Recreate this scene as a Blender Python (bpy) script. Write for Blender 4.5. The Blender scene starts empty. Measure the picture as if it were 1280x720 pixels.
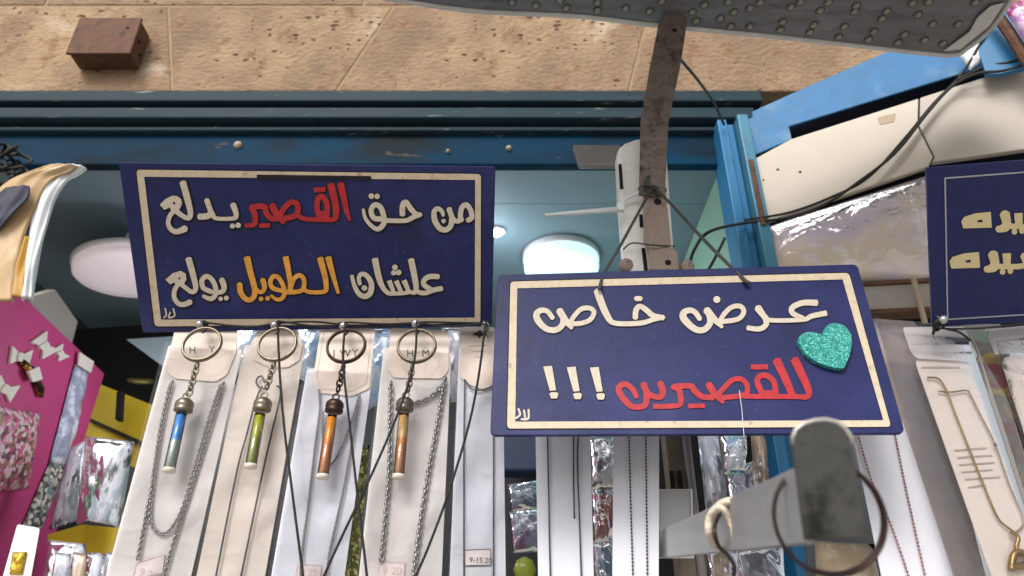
import bpy, bmesh, math, random
import numpy as np
from mathutils import Vector, Matrix
random.seed(7); R = math.radians
SC = bpy.context.scene; COL = SC.collection

# ------------------------------------------------------------------ camera
CAM = Vector((0, 0, 1.55)); PITCH = R(29); F = 924.0
cd = bpy.data.cameras.new('camera'); cam = bpy.data.objects.new('camera', cd); COL.objects.link(cam)
cam.location = CAM; cam.rotation_euler = (R(90) + PITCH, 0, 0)
cd.lens = 26; cd.sensor_width = 36; cd.clip_start = 0.02; cd.clip_end = 500
cd.dof.use_dof = True; cd.dof.focus_distance = 0.80; cd.dof.aperture_fstop = 9
SC.camera = cam
# ------------------------------------------------------------------ sky and sun (bright overcast, light from the street side)
EL, AZ = R(40), R(201)
w = bpy.data.worlds.new('World'); SC.world = w; w.use_nodes = True
wn = w.node_tree.nodes; bg = wn['Background']; sky = wn.new('ShaderNodeTexSky')
sky.sky_type = 'NISHITA'; sky.sun_disc = False; sky.sun_elevation = EL; sky.sun_rotation = AZ
sky.dust_density = 4; sky.air_density = 1.0; sky.ozone_density = 1.0
hz = wn.new('ShaderNodeHueSaturation'); hz.inputs['Saturation'].default_value = .38   # hazy, whitish city sky
w.node_tree.links.new(sky.outputs[0], hz.inputs['Color']); w.node_tree.links.new(hz.outputs[0], bg.inputs[0]); bg.inputs[1].default_value = 0.15
sl = bpy.data.lights.new('sun', 'SUN'); sl.energy = 1.9; sl.angle = R(22); sl.color = (1, .96, .91)
so = bpy.data.objects.new('sun', sl); COL.objects.link(so)
sd = Vector((math.sin(AZ) * math.cos(EL), math.cos(AZ) * math.cos(EL), math.sin(EL)))
so.rotation_euler = sd.to_track_quat('Z', 'Y').to_euler(); so.location = (0, -3, 6)
SC.view_settings.view_transform = 'Standard'; SC.view_settings.look = 'None'
SC.view_settings.exposure = 0.22; SC.view_settings.gamma = 1.0

# ------------------------------------------------------------------ pixel -> point helpers (real distances are given)
RT = Vector((1, 0, 0)); UP = Vector((0, -math.sin(PITCH), math.cos(PITCH))); FW = Vector((0, math.cos(PITCH), math.sin(PITCH)))
def ray(x, y): return FW + RT * ((x - 640) / F) + UP * ((360 - y) / F)
def PD(x, y, d): return CAM + ray(x, y) * d
def PY(x, y, Y): r = ray(x, y); return CAM + r * (Y / r.y)
def PZ(x, y, Z): r = ray(x, y); return CAM + r * ((Z - CAM.z) / r.z)
class Plane:
    def __init__(s, a, b, c):
        s.o = a.copy(); s.x = (b - a).normalized(); n = s.x.cross(c - a).normalized()
        if n.dot(CAM - a) < 0: n = -n
        s.n = n; s.y = n.cross(s.x)
    def px(s, x, y, off=0.0):
        r = ray(x, y); o = s.o + s.n * off
        return CAM + r * ((o - CAM).dot(s.n) / r.dot(s.n))
def VP(Y): return Plane(Vector((0, Y, 2)), Vector((1, Y, 2)), Vector((0, Y, 1)))

# ------------------------------------------------------------------ materials
def lin(c):
    return tuple(((v/255)/12.92 if v/255 <= .04045 else ((v/255+.055)/1.055)**2.4) for v in c) + (1,)
MATS = {}
def M(name, col, rough=.55, metal=0., var=.18, vs=14., bump=.0, bs=90., stain=None, coat=0., emit=None, stretch=None, vor=None, spec=.5):
    m = bpy.data.materials.new(name); m.use_nodes = True; nt = m.node_tree; N = nt.nodes; L = nt.links
    b = N['Principled BSDF']; b.inputs['Roughness'].default_value = rough; b.inputs['Metallic'].default_value = metal
    b.inputs['Specular IOR Level'].default_value = spec
    if coat: b.inputs['Coat Weight'].default_value = coat; b.inputs['Coat Roughness'].default_value = .12
    tc = N.new('ShaderNodeTexCoord'); vec = tc.outputs['Object']
    if stretch:
        mp = N.new('ShaderNodeMapping'); mp.inputs['Scale'].default_value = stretch; L.new(vec, mp.inputs[0]); vec = mp.outputs[0]
    no = N.new('ShaderNodeTexNoise'); no.inputs['Scale'].default_value = vs; no.inputs['Detail'].default_value = 7; no.inputs['Roughness'].default_value = .62
    L.new(vec, no.inputs['Vector'])
    c = lin(col)
    cr = N.new('ShaderNodeValToRGB'); cr.color_ramp.elements[0].position = .3; cr.color_ramp.elements[1].position = .7
    cr.color_ramp.elements[0].color = tuple(v * (1 - var) for v in c[:3]) + (1,)
    cr.color_ramp.elements[1].color = tuple(min(1, v * (1 + var)) for v in c[:3]) + (1,)
    L.new(no.outputs['Fac'], cr.inputs[0]); out = cr.outputs[0]
    if vor:                                     # patchwork of colours (printed goods, sweets, beads in a bag)
        cols, sc = vor
        v = N.new('ShaderNodeTexVoronoi'); v.inputs['Scale'].default_value = sc; L.new(vec, v.inputs['Vector'])
        sp = N.new('ShaderNodeSeparateColor'); L.new(v.outputs['Color'], sp.inputs[0])
        r2 = N.new('ShaderNodeValToRGB'); r2.color_ramp.interpolation = 'CONSTANT'
        e = r2.color_ramp.elements
        e[0].position = 0; e[0].color = lin(cols[0]); e[1].position = 1 / len(cols); e[1].color = lin(cols[1])
        for i in range(2, len(cols)):
            q = e.new(i / len(cols)); q.color = lin(cols[i])
        L.new(sp.outputs[0], r2.inputs[0])
        mx = N.new('ShaderNodeMix'); mx.data_type = 'RGBA'; mx.inputs[0].default_value = .8
        L.new(out, mx.inputs[6]); L.new(r2.outputs[0], mx.inputs[7]); out = mx.outputs[2]
    if stain:
        for (sc_col, scale, lo, hi) in (stain if isinstance(stain, list) else [stain]):
            n2 = N.new('ShaderNodeTexNoise'); n2.inputs['Scale'].default_value = scale; n2.inputs['Detail'].default_value = 6; n2.inputs['Roughness'].default_value = .6
            L.new(vec, n2.inputs['Vector'])
            mr = N.new('ShaderNodeMapRange'); mr.inputs[1].default_value = lo; mr.inputs[2].default_value = hi
            L.new(n2.outputs['Fac'], mr.inputs[0])
            mx = N.new('ShaderNodeMix'); mx.data_type = 'RGBA'; L.new(mr.outputs[0], mx.inputs[0])
            L.new(out, mx.inputs[6]); mx.inputs[7].default_value = lin(sc_col); out = mx.outputs[2]
    L.new(out, b.inputs['Base Color'])
    rr = N.new('ShaderNodeMapRange'); rr.inputs[3].default_value = max(.03, rough - .1); rr.inputs[4].default_value = min(1, rough + .12)
    L.new(no.outputs['Fac'], rr.inputs[0]); L.new(rr.outputs[0], b.inputs['Roughness'])
    if bump:
        n3 = N.new('ShaderNodeTexNoise'); n3.inputs['Scale'].default_value = bs; n3.inputs['Detail'].default_value = 6
        L.new(vec, n3.inputs['Vector'])
        bp = N.new('ShaderNodeBump'); bp.inputs['Strength'].default_value = bump; bp.inputs['Distance'].default_value = .004
        L.new(n3.outputs['Fac'], bp.inputs['Height']); L.new(bp.outputs[0], b.inputs['Normal'])
    if emit:
        b.inputs['Emission Color'].default_value = lin(emit[0]); b.inputs['Emission Strength'].default_value = emit[1]
    MATS[name] = m; return m
def film(name, tint=(255, 255, 255), bs=30, strength=.6, base=.05, gl=1.0, milk=0.0):
    m = bpy.data.materials.new(name); m.use_nodes = True; nt = m.node_tree; N = nt.nodes; L = nt.links
    N.remove(N['Principled BSDF']); out = N['Material Output']
    tr = N.new('ShaderNodeBsdfTransparent'); tr.inputs[0].default_value = lin(tint)
    g = N.new('ShaderNodeBsdfGlossy'); g.inputs['Roughness'].default_value = .10; g.inputs[0].default_value = (gl, gl, gl, 1)
    fr = N.new('ShaderNodeFresnel'); fr.inputs[0].default_value = 1.5
    tc = N.new('ShaderNodeTexCoord'); no = N.new('ShaderNodeTexNoise'); no.inputs['Scale'].default_value = bs; no.inputs['Detail'].default_value = 3
    no.inputs['Distortion'].default_value = 1.2
    L.new(tc.outputs['Object'], no.inputs['Vector'])
    bp = N.new('ShaderNodeBump'); bp.inputs['Strength'].default_value = strength; bp.inputs['Distance'].default_value = .006
    L.new(no.outputs['Fac'], bp.inputs['Height']); L.new(bp.outputs[0], fr.inputs[1]); L.new(bp.outputs[0], g.inputs['Normal'])
    ad = N.new('ShaderNodeMath'); ad.operation = 'ADD'; ad.inputs[1].default_value = base; ad.use_clamp = True
    L.new(fr.outputs[0], ad.inputs[0])
    mx = N.new('ShaderNodeMixShader'); L.new(ad.outputs[0], mx.inputs[0]); L.new(tr.outputs[0], mx.inputs[1]); L.new(g.outputs[0], mx.inputs[2])
    last = mx
    if milk:
        df = N.new('ShaderNodeBsdfDiffuse'); df.inputs[0].default_value = (.8, .8, .82, 1)
        m2 = N.new('ShaderNodeMixShader'); m2.inputs[0].default_value = milk
        L.new(mx.outputs[0], m2.inputs[1]); L.new(df.outputs[0], m2.inputs[2]); last = m2
    L.new(last.outputs[0], out.inputs[0]); MATS[name] = m; return m

def stone_material():
    m = M('stone', (138, 115, 92), .92, 0, .26, 7, 0, 60, [((172, 146, 114), 3.0, .48, .72), ((112, 92, 76), 4.5, .58, .76), ((128, 94, 68), 22, .54, .70), ((180, 164, 142), 6, .6, .72)])
    nt = m.node_tree; N = nt.nodes; L = nt.links; b = N['Principled BSDF']
    tc = N.new('ShaderNodeTexCoord')
    mp = N.new('ShaderNodeMapping'); mp.inputs['Scale'].default_value = (1, 1, 1.5); L.new(tc.outputs['Object'], mp.inputs[0])
    dn = N.new('ShaderNodeTexNoise'); dn.inputs['Scale'].default_value = 45; L.new(mp.outputs[0], dn.inputs['Vector'])
    dm = N.new('ShaderNodeVectorMath'); dm.operation = 'SCALE'; dm.inputs['Scale'].default_value = .022; L.new(dn.outputs['Color'], dm.inputs[0])
    da = N.new('ShaderNodeVectorMath'); da.operation = 'ADD'; L.new(mp.outputs[0], da.inputs[0]); L.new(dm.outputs[0], da.inputs[1])
    v = N.new('ShaderNodeTexVoronoi'); v.inputs['Scale'].default_value = 48; L.new(da.outputs[0], v.inputs['Vector'])
    # only some cells carry a pit, of varied size
    sp = N.new('ShaderNodeSeparateColor'); L.new(v.outputs['Color'], sp.inputs[0])
    dens = N.new('ShaderNodeTexNoise'); dens.inputs['Scale'].default_value = 4.5; L.new(tc.outputs['Object'], dens.inputs['Vector'])
    rad = N.new('ShaderNodeMath'); rad.operation = 'MULTIPLY_ADD'; rad.inputs[1].default_value = .52; rad.inputs[2].default_value = -.25; L.new(sp.outputs[0], rad.inputs[0])
    dd = N.new('ShaderNodeMapRange'); dd.inputs[1].default_value = .4; dd.inputs[2].default_value = .62; dd.inputs[3].default_value = .35; dd.inputs[4].default_value = 1.5; L.new(dens.outputs['Fac'], dd.inputs[0])
    rm = N.new('ShaderNodeMath'); rm.operation = 'MULTIPLY'; L.new(rad.outputs[0], rm.inputs[0]); L.new(dd.outputs[0], rm.inputs[1])
    sub = N.new('ShaderNodeMath'); sub.operation = 'SUBTRACT'; L.new(rm.outputs[0], sub.inputs[0]); L.new(v.outputs['Distance'], sub.inputs[1])
    pit = N.new('ShaderNodeMapRange'); pit.inputs[1].default_value = 0; pit.inputs[2].default_value = .05; L.new(sub.outputs[0], pit.inputs[0])
    old = b.inputs['Base Color'].links[0].from_socket
    mx = N.new('ShaderNodeMix'); mx.data_type = 'RGBA'; L.new(pit.outputs[0], mx.inputs[0]); L.new(old, mx.inputs[6]); mx.inputs[7].default_value = lin((92, 62, 44))
    L.new(mx.outputs[2], b.inputs['Base Color'])
    n3 = N.new('ShaderNodeTexNoise'); n3.inputs['Scale'].default_value = 70; n3.inputs['Detail'].default_value = 8; L.new(mp.outputs[0], n3.inputs['Vector'])
    hh = N.new('ShaderNodeMath'); hh.operation = 'SUBTRACT'; L.new(n3.outputs['Fac'], hh.inputs[0]); L.new(pit.outputs[0], hh.inputs[1])
    bp = N.new('ShaderNodeBump'); bp.inputs['Strength'].default_value = .9; bp.inputs['Distance'].default_value = .007
    L.new(hh.outputs[0], bp.inputs['Height']); L.new(bp.outputs[0], b.inputs['Normal'])
    return m
def glitter_material(name, col, hi, scale):
    m = M(name, col, .35, .1, .3, 200, .6, 900, spec=.8)
    nt = m.node_tree; N = nt.nodes; L = nt.links; b = N['Principled BSDF']
    tc = N.new('ShaderNodeTexCoord'); v = N.new('ShaderNodeTexVoronoi'); v.inputs['Scale'].default_value = scale; L.new(tc.outputs['Object'], v.inputs['Vector'])
    sp = N.new('ShaderNodeSeparateColor'); L.new(v.outputs['Color'], sp.inputs[0])
    r = N.new('ShaderNodeValToRGB'); e = r.color_ramp.elements
    e[0].position = .1; e[0].color = tuple(x * .55 for x in lin(col)[:3]) + (1,); e[1].position = .97; e[1].color = lin(hi)
    q = e.new(.6); q.color = lin(col)
    L.new(sp.outputs[0], r.inputs[0]); L.new(r.outputs[0], b.inputs['Base Color'])
    return m

m_stone = stone_material()
m_mortar = M('mortar', (152, 130, 102), .9, 0, .15, 60, .4, 120)
m_rust = M('rusty_brown_iron', (98, 66, 48), .75, .15, .35, 30, .4, 150, ((62, 44, 38), 40, .5, .7))
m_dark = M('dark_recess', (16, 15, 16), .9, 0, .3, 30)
m_rail = M('blue_grey_painted_steel', (38, 56, 64), .55, .0, .15, 20, .1, 60, spec=.12, stain= [((52, 62, 70), 26, .56, .75), ((140, 140, 136), 60, .64, .72)], stretch=(.25, 1, 1.5))
m_beam = M('dark_blue_painted_steel', (3, 46, 70), .6, .0, .4, 12, .15, 40, spec=.08, stain=[((20, 30, 36), 8, .50, .66), ((96, 84, 74), 30, .66, .75)], stretch=(.4, 1, 1))
m_ceil = M('teal_grey_ceiling_paint', (116, 136, 146), .6, 0, .08, 4, .05, 20)
m_mint = M('mint_green_wall_paint', (166, 206, 184), .6, 0, .08, 5, .05, 30)
m_back = M('dim_back_wall', (70, 74, 80), .8, 0, .2, 4)
m_lampbody = M('white_lamp_plastic', (226, 222, 224), .3, 0, .04, 8)
m_lit = M('lit_lamp_diffuser', (235, 255, 252), .4, 0, .02, 5, emit=((196, 244, 248), .95))
m_led = M('lit_led_lens', (240, 248, 255), .3, 0, .02, 5, emit=((214, 234, 255), 30))
m_navy = M('navy_painted_board', (26, 33, 84), .5, 0, .12, 90, .05, 420, spec=.35, stain=[((46, 52, 108), 6, .5, .75), ((24, 28, 66), 14, .56, .74), ((52, 58, 122), 160, .62, .78), ((120, 122, 150), 240, .71, .78), ((74, 78, 118), 3.2, .60, .85)])
m_navy2 = M('deep_navy_printed_board', (12, 22, 78), .38, 0, .1, 60, .05, 300)
m_edge = M('scorched_board_edge', (22, 18, 26), .8, 0, .3, 60)
m_scorch = M('scorched_line', (16, 14, 24), .8, 0, .2, 200)
m_cream = M('bare_cream_lettering', (202, 192, 176), .65, 0, .10, 160, .15, 500, [((186, 166, 140), 120, .56, .76)])
m_frame = M('cream_engraved_border', (204, 188, 164), .65, 0, .12, 130, .15, 500, [((150, 128, 104), 110, .60, .76)])
m_red = M('red_painted_lettering', (172, 30, 38), .5, 0, .25, 120, .1, 400)
m_yel = M('amber_painted_lettering', (216, 154, 62), .55, 0, .2, 120, .1, 400, [((224, 190, 140), 150, .6, .75)])
m_line = M('pale_grey_printed_line', (150, 152, 164), .5, 0, .06, 90)
m_tan = M('tan_printed_lettering', (200, 184, 140), .5, 0, .08, 90)
m_heart = glitter_material('teal_glitter_foam', (20, 158, 150), (120, 232, 218), 900)
m_heartedge = M('teal_foam_edge', (70, 178, 176), .6, 0, .15, 200)
m_steel = M('worn_grey_steel', (122, 122, 126), .45, .45, .22, 24, .2, 60, [((82, 78, 76), 14, .55, .75), ((150, 146, 140), 50, .6, .75)], stretch=(.5, 1.6, 1))
m_steelrim = M('pale_sheet_edge', (206, 206, 206), .45, .2, .1, 40)
m_rivet = M('zinc_rivet', (150, 146, 132), .38, .7, .45, 120)
m_strap = M('corroded_strap_steel', (126, 114, 106), .68, .3, .3, 60, .5, 260, [((48, 38, 34), 28, .5, .68), ((140, 128, 118), 70, .6, .75)])
m_strap2 = M('dusty_strap_steel', (158, 142, 130), .66, .2, .2, 60, .4, 260, [((92, 78, 70), 60, .55, .72)])
m_white = M('dirty_white_metal', (238, 236, 232), .4, .0, .08, 20, .06, 90, [((164, 156, 146), 26, .6, .78)])
m_tie = M('white_nylon', (226, 232, 234), .4, 0, .04, 30)
m_plate = M('grey_aluminium', (150, 146, 144), .45, .4, .1, 40, .1, 120)
m_cord = M('black_cord', (24, 26, 26), .6, 0, .3, 300, .5, 700)
m_gcord = M('dusty_dark_cord', (62, 66, 62), .6, 0, .3, 200, .4, 500)
m_blue = M('sky_blue_painted_steel', (58, 112, 158), .5, 0, .16, 16, .06, 60, spec=.2, stain= [((112, 142, 166), 9, .52, .74), ((92, 130, 170), 24, .6, .75), ((80, 76, 72), 60, .72, .76)])
m_jamb = M('bright_blue_painted_jamb', (30, 108, 154), .45, 0, .18, 14, .08, 50, [((70, 66, 62), 9, .60, .72), ((16, 80, 120), 18, .58, .74)], stretch=(1, 1, .3))
m_tealjamb = M('teal_grey_painted_jamb', (64, 124, 150), .45, 0, .15, 18, .1, 60, [((92, 70, 56), 22, .62, .7)], stretch=(1, 1, .4))
m_slot = M('navy_cloth_gap', (10, 18, 44), .9, 0, .2, 40)
m_board = M('cream_painted_wood', (192, 183, 170), .6, 0, .06, 12, .08, 70, [((164, 150, 130), 5, .56, .80), ((196, 182, 160), 9, .58, .75), ((110, 100, 80), 20, .74, .77)])
m_board2 = M('grey_cream_painted_wood', (178, 170, 160), .6, 0, .07, 12, .08, 70, [((146, 134, 118), 4, .56, .80), ((176, 164, 150), 9, .58, .75)])
m_wood = M('raw_wood', (168, 150, 128), .7, 0, .2, 40, .2, 120, stretch=(1, 1, .2))
m_shelf = M('grey_shelf_rail', (150, 144, 134), .6, 0, .12, 30, .1, 90)
m_card = M('white_card', (224, 220, 218), .55, 0, .03, 14, .03, 60)
m_cardw = M('warm_white_card', (230, 219, 210), .55, 0, .03, 14, .03, 60)
m_cardb = M('cool_white_card', (220, 222, 232), .55, 0, .03, 14, .03, 60)
m_cardi = M('bright_ivory_card', (246, 234, 224), .55, 0, .03, 14, .03, 60)
m_head = M('ivory_header_card', (234, 220, 208), .5, 0, .04, 14, .03, 60)
m_ink = M('grey_ink', (70, 62, 62), .7, 0, .1, 100)
m_faint = M('faint_grey_ink', (190, 178, 168), .7, 0, .1, 100)
m_pinkink = M('faded_red_ink', (222, 190, 188), .7, 0, .15, 200)
m_sticker = M('pale_pink_sticker', (230, 220, 220), .6, 0, .04, 100)
m_chain = M('silver_chain_metal', (150, 148, 148), .32, .85, .25, 300)
m_dchain = M('antique_bronze', (138, 130, 114), .32, .8, .35, 260)
m_gchain = M('gold_chain_metal', (168, 140, 92), .32, .8, .2, 200)
m_bead = M('dark_steel_beads', (78, 76, 84), .35, .6, .3, 300)
m_rbead = M('rose_beads', (164, 120, 118), .35, .6, .35, 200)
m_copper = M('dull_copper_wire', (70, 56, 52), .4, .7, .3, 60)
m_screw = M('bright_screw_steel', (196, 196, 198), .25, .8, .15, 100)
m_glass = film('clear_vial_glass', (250, 252, 252), 20, .05, .03)
m_sleeve = film('clear_plastic_sleeve', (252, 252, 253), 17, .26, -.022, .9)
m_sleeve2 = film('stiff_clear_bag', (252, 252, 253), 34, .05, -.035, .8)
m_bag = film('crinkled_clear_bag', (246, 246, 248), 14, .35, .0, .9, .10)
m_bagmilk = film('milky_clear_bag', (240, 238, 238), 14, .3, -.02, .9, .05)
m_cello = film('cellophane', (248, 246, 250), 11, .5, .0, .95, .03)
m_hookgrey = M('brushed_grey_bar', (166, 166, 168), .42, .25, .12, 12, .05, 60, ((120, 118, 118), 6, .55, .75), stretch=(1, .3, 2))
m_hookdark = M('dark_tarnished_plate', (84, 84, 82), .4, .6, .25, 30, .04, 140, ((40, 40, 38), 50, .5, .68))
m_hookrim = M('lit_plate_rim', (186, 182, 176), .4, .5, .1, 60)  # light along the plate's rounded edge, put into the rim colour
m_pink = M('magenta_display_board', (186, 62, 120), .55, 0, .12, 6, .05, 40)
m_ivory = M('ivory_plastic', (226, 216, 206), .4, 0, .06, 30)
m_yellow = M('yellow_painted_shelf', (198, 172, 20), .55, 0, .12, 8)
m_yline = M('dark_gap_line', (40, 34, 16), .8)
m_paper = M('white_packing_film', (214, 218, 222), .5, 0, .08, 14, .2, 40)
m_gold = M('golden_wrapping', (182, 152, 112), .45, 0, .16, 7, .25, 26, [((224, 208, 180), 9, .52, .7)], stretch=(1, 1, .6), spec=.3)
m_mustard = M('mustard_wrapping', (178, 134, 44), .5, 0, .18, 16, .2, 40)
m_navycloth = M('slate_cloth', (58, 60, 76), .7, 0, .2, 30)
m_ground = M('dusty_pale_paving', (156, 150, 142), .95, 0, .15, 3, .3, 50)

# ------------------------------------------------------------------ objects
WORLD = {}
def tag(o, label=None, cat=None, group=None, kind=None):
    if label: o['label'] = label
    if cat: o['category'] = cat
    if group: o['group'] = group
    if kind: o['kind'] = kind
    return o
def thing(name, loc, label, cat, group=None):
    o = bpy.data.objects.new(name, None); COL.objects.link(o); o.location = loc; o.empty_display_size = .02
    WORLD[o] = Vector(loc); return tag(o, label, cat, group)
def obj(name, verts, faces, mat, parent=None, smooth=False, bevel=0, seg=2):
    vs = [Vector(v) for v in verts]
    lo = Vector([min(v[i] for v in vs) for i in range(3)]); hi = Vector([max(v[i] for v in vs) for i in range(3)])
    c = (lo + hi) / 2
    if parent is None: c.z = lo.z
    me = bpy.data.meshes.new(name); me.from_pydata([v - c for v in vs], [], faces); me.update()
    mats = mat if isinstance(mat, (list, tuple)) else [mat]
    for m in mats: me.materials.append(m)
    bm = bmesh.new(); bm.from_mesh(me); bmesh.ops.recalc_face_normals(bm, faces=bm.faces); bm.to_mesh(me); bm.free()
    if smooth:
        for p in me.polygons: p.use_smooth = True
    o = bpy.data.objects.new(name, me); COL.objects.link(o)
    WORLD[o] = c
    if parent is not None: o.parent = parent; o.location = c - WORLD[parent]
    else: o.location = c
    if bevel:
        b = o.modifiers.new('bevel', 'BEVEL'); b.width = bevel; b.segments = seg; b.limit_method = 'ANGLE'; b.angle_limit = R(35)
    return o
class MB:
    def __init__(s): s.v = []; s.f = []
    def add(s, v, f):
        k = len(s.v); s.v += [Vector(p) for p in v]; s.f += [[i + k for i in q] for q in f]; return s
    def slab(s, pts, n, th):
        k = len(pts); n = n.normalized()
        return s.add(list(pts) + [p - n * th for p in pts],
              [list(range(k)), list(range(2 * k - 1, k - 1, -1))] + [[i, (i + 1) % k, k + (i + 1) % k, k + i] for i in range(k)])
    def box(s, lo, hi):
        x0, y0, z0 = lo; x1, y1, z1 = hi
        return s.add([(x0,y0,z0),(x1,y0,z0),(x1,y1,z0),(x0,y1,z0),(x0,y0,z1),(x1,y0,z1),(x1,y1,z1),(x0,y1,z1)],
                     [[0,3,2,1],[4,5,6,7],[0,1,5,4],[1,2,6,5],[2,3,7,6],[3,0,4,7]])
    def tube(s, pts, r, n=8, closed=False, cap=True):
        pts = [Vector(p) for p in pts]; K = len(pts)
        rs = r if isinstance(r, (list, tuple)) else [r] * K
        v = []; up = None
        for i in range(K):
            a = pts[i - 1] if (i > 0 or closed) else pts[i]; b = pts[(i + 1) % K] if (i < K - 1 or closed) else pts[i]
            t = (b - a).normalized()
            if up is None:
                up = t.orthogonal().normalized()
            up = (up - t * up.dot(t)).normalized(); sd_ = t.cross(up)
            for j in range(n):
                q = 2 * math.pi * j / n
                v.append(pts[i] + (up * math.cos(q) + sd_ * math.sin(q)) * rs[i])
        f = []
        for i in range(K if closed else K - 1):
            i2 = (i + 1) % K
            for j in range(n):
                f.append([i*n+j, i*n+(j+1)%n, i2*n+(j+1)%n, i2*n+j])
        if cap and not closed: f += [list(range(n))[::-1], [(K-1)*n + j for j in range(n)]]
        return s.add(v, f)
    def lathe(s, prof, o, ax, n=20):
        ax = ax.normalized(); e1 = ax.orthogonal().normalized(); e2 = ax.cross(e1)
        v = []; f = []
        for (r_, h) in prof:
            for j in range(n):
                q = 2 * math.pi * j / n; v.append(o + ax * h + (e1 * math.cos(q) + e2 * math.sin(q)) * r_)
        for i in range(len(prof) - 1):
            for j in range(n): f.append([i*n+j, i*n+(j+1)%n, (i+1)*n+(j+1)%n, (i+1)*n+j])
        f += [list(range(n))[::-1], [(len(prof)-1)*n+j for j in range(n)]]
        return s.add(v, f)
    def ring(s, c, e1, e2, R1, r, n=40, k=8, R2=None):
        R2 = R2 or R1
        return s.tube([c + e1 * (R1 * math.cos(2*math.pi*i/n)) + e2 * (R2 * math.sin(2*math.pi*i/n)) for i in range(n)], r, k, True)
    def build(s, name, mat, parent=None, smooth=False, bevel=0, seg=2): return obj(name, s.v, s.f, mat, parent, smooth, bevel, seg)
def smoothpath(pts, sub=8):
    P = [Vector(p) for p in pts]; out = []
    for i in range(len(P) - 1):
        a = P[max(0, i-1)]; b = P[i]; c = P[i+1]; d = P[min(len(P)-1, i+2)]
        for k in range(sub):
            t = k / sub
            out.append(.5 * ((2*b) + (c-a)*t + (2*a-5*b+4*c-d)*t*t + (3*b-a-3*c+d)*t**3))
    out.append(P[-1]); return out
def resample(path, step):
    out = [path[0].copy()]; acc = 0
    for a, b in zip(path[:-1], path[1:]):
        L = (b - a).length; pos = step - acc
        while pos <= L:
            out.append(a.lerp(b, pos / L)); pos += step
        acc = (acc + L) % step if L else acc
        acc = L - (pos - step)
    return out
def chain_mb(mb, path, link, wire, seg=8):
    pts = resample(smoothpath(path, 10), link * .72)
    for i in range(len(pts) - 1):
        t = (pts[i+1] - pts[i]).normalized(); c = (pts[i] + pts[i+1]) / 2
        n = Vector((0, -1, 0)); s_ = t.cross(n).normalized(); n2 = s_.cross(t)
        ang = .35 if i % 2 else 1.25
        e2 = s_ * math.cos(ang) + n2 * math.sin(ang)
        mb.ring(c, t, e2, link * .5, wire, seg, 5, link * .32)
    return mb
def beads_mb(mb, path, step, r):
    for p in resample(smoothpath(path, 10), step):
        mb.lathe([(r*.35, -r*.9), (r*.85, -r*.5), (r, 0), (r*.85, r*.5), (r*.35, r*.9)], p, Vector((.3, -.2, 1)), 7)
    return mb
def rounded(pts, r, n=5):
    """round the corners of a polygon of 3-D points"""
    out = []; k = len(pts)
    for i in range(k):
        p = pts[i]; a = pts[i-1] - p; b = pts[(i+1) % k] - p
        ra = min(r, a.length * .45, b.length * .45); A = p + a.normalized() * ra; B = p + b.normalized() * ra
        for j in range(n + 1):
            t = j / n; out.append(A*(1-t)**2 + p*2*t*(1-t) + B*t*t)
    return out
def puff(name, corners, th, mat, parent=None, nx=10, ny=14, rough=.25, seed=0, n=None):
    """a filled pouch: bulging front, flatter back; corners TL,TR,BR,BL"""
    rnd = random.Random(seed); TL, TR, BR, BL = corners
    n = n or (TR - TL).cross(BL - TL).normalized()
    if n.dot(CAM - TL) < 0: n = -n
    v = []; f = []
    ph = [rnd.uniform(0, 6.3) for _ in range(6)]
    for side in (1, -1):
        for j in range(ny + 1):
            for i in range(nx + 1):
                s, t = i / nx, j / ny
                p = TL.lerp(TR, s).lerp(BL.lerp(BR, s), t)
                e = (math.sin(math.pi * s) * math.sin(math.pi * t)) ** .45
                wv = math.sin(s*9 + ph[0] + 3*math.sin(t*5+ph[1])) * math.sin(t*11 + ph[2] + 2*math.sin(s*4+ph[3])) + rnd.uniform(-.6, .6)
                h = th * e * (1 + rough * wv) if side == 1 else -th * .3 * e
                v.append(p + n * h)
    W = nx + 1; O = W * (ny + 1)
    for j in range(ny):
        for i in range(nx):
            a = j*W + i; f.append([a, a+1, a+1+W, a+W]); f.append([O+a, O+a+W, O+a+1+W, O+a+1])
    rim = [i for i in range(W)] + [j*W + nx for j in range(1, ny+1)] + [ny*W + i for i in range(nx-1, -1, -1)] + [j*W for j in range(ny-1, 0, -1)]
    for q in range(len(rim)):
        a, b = rim[q], rim[(q+1) % len(rim)]; f.append([a, O+a, O+b, b])
    return obj(name, v, f, mat, parent, True)

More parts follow.
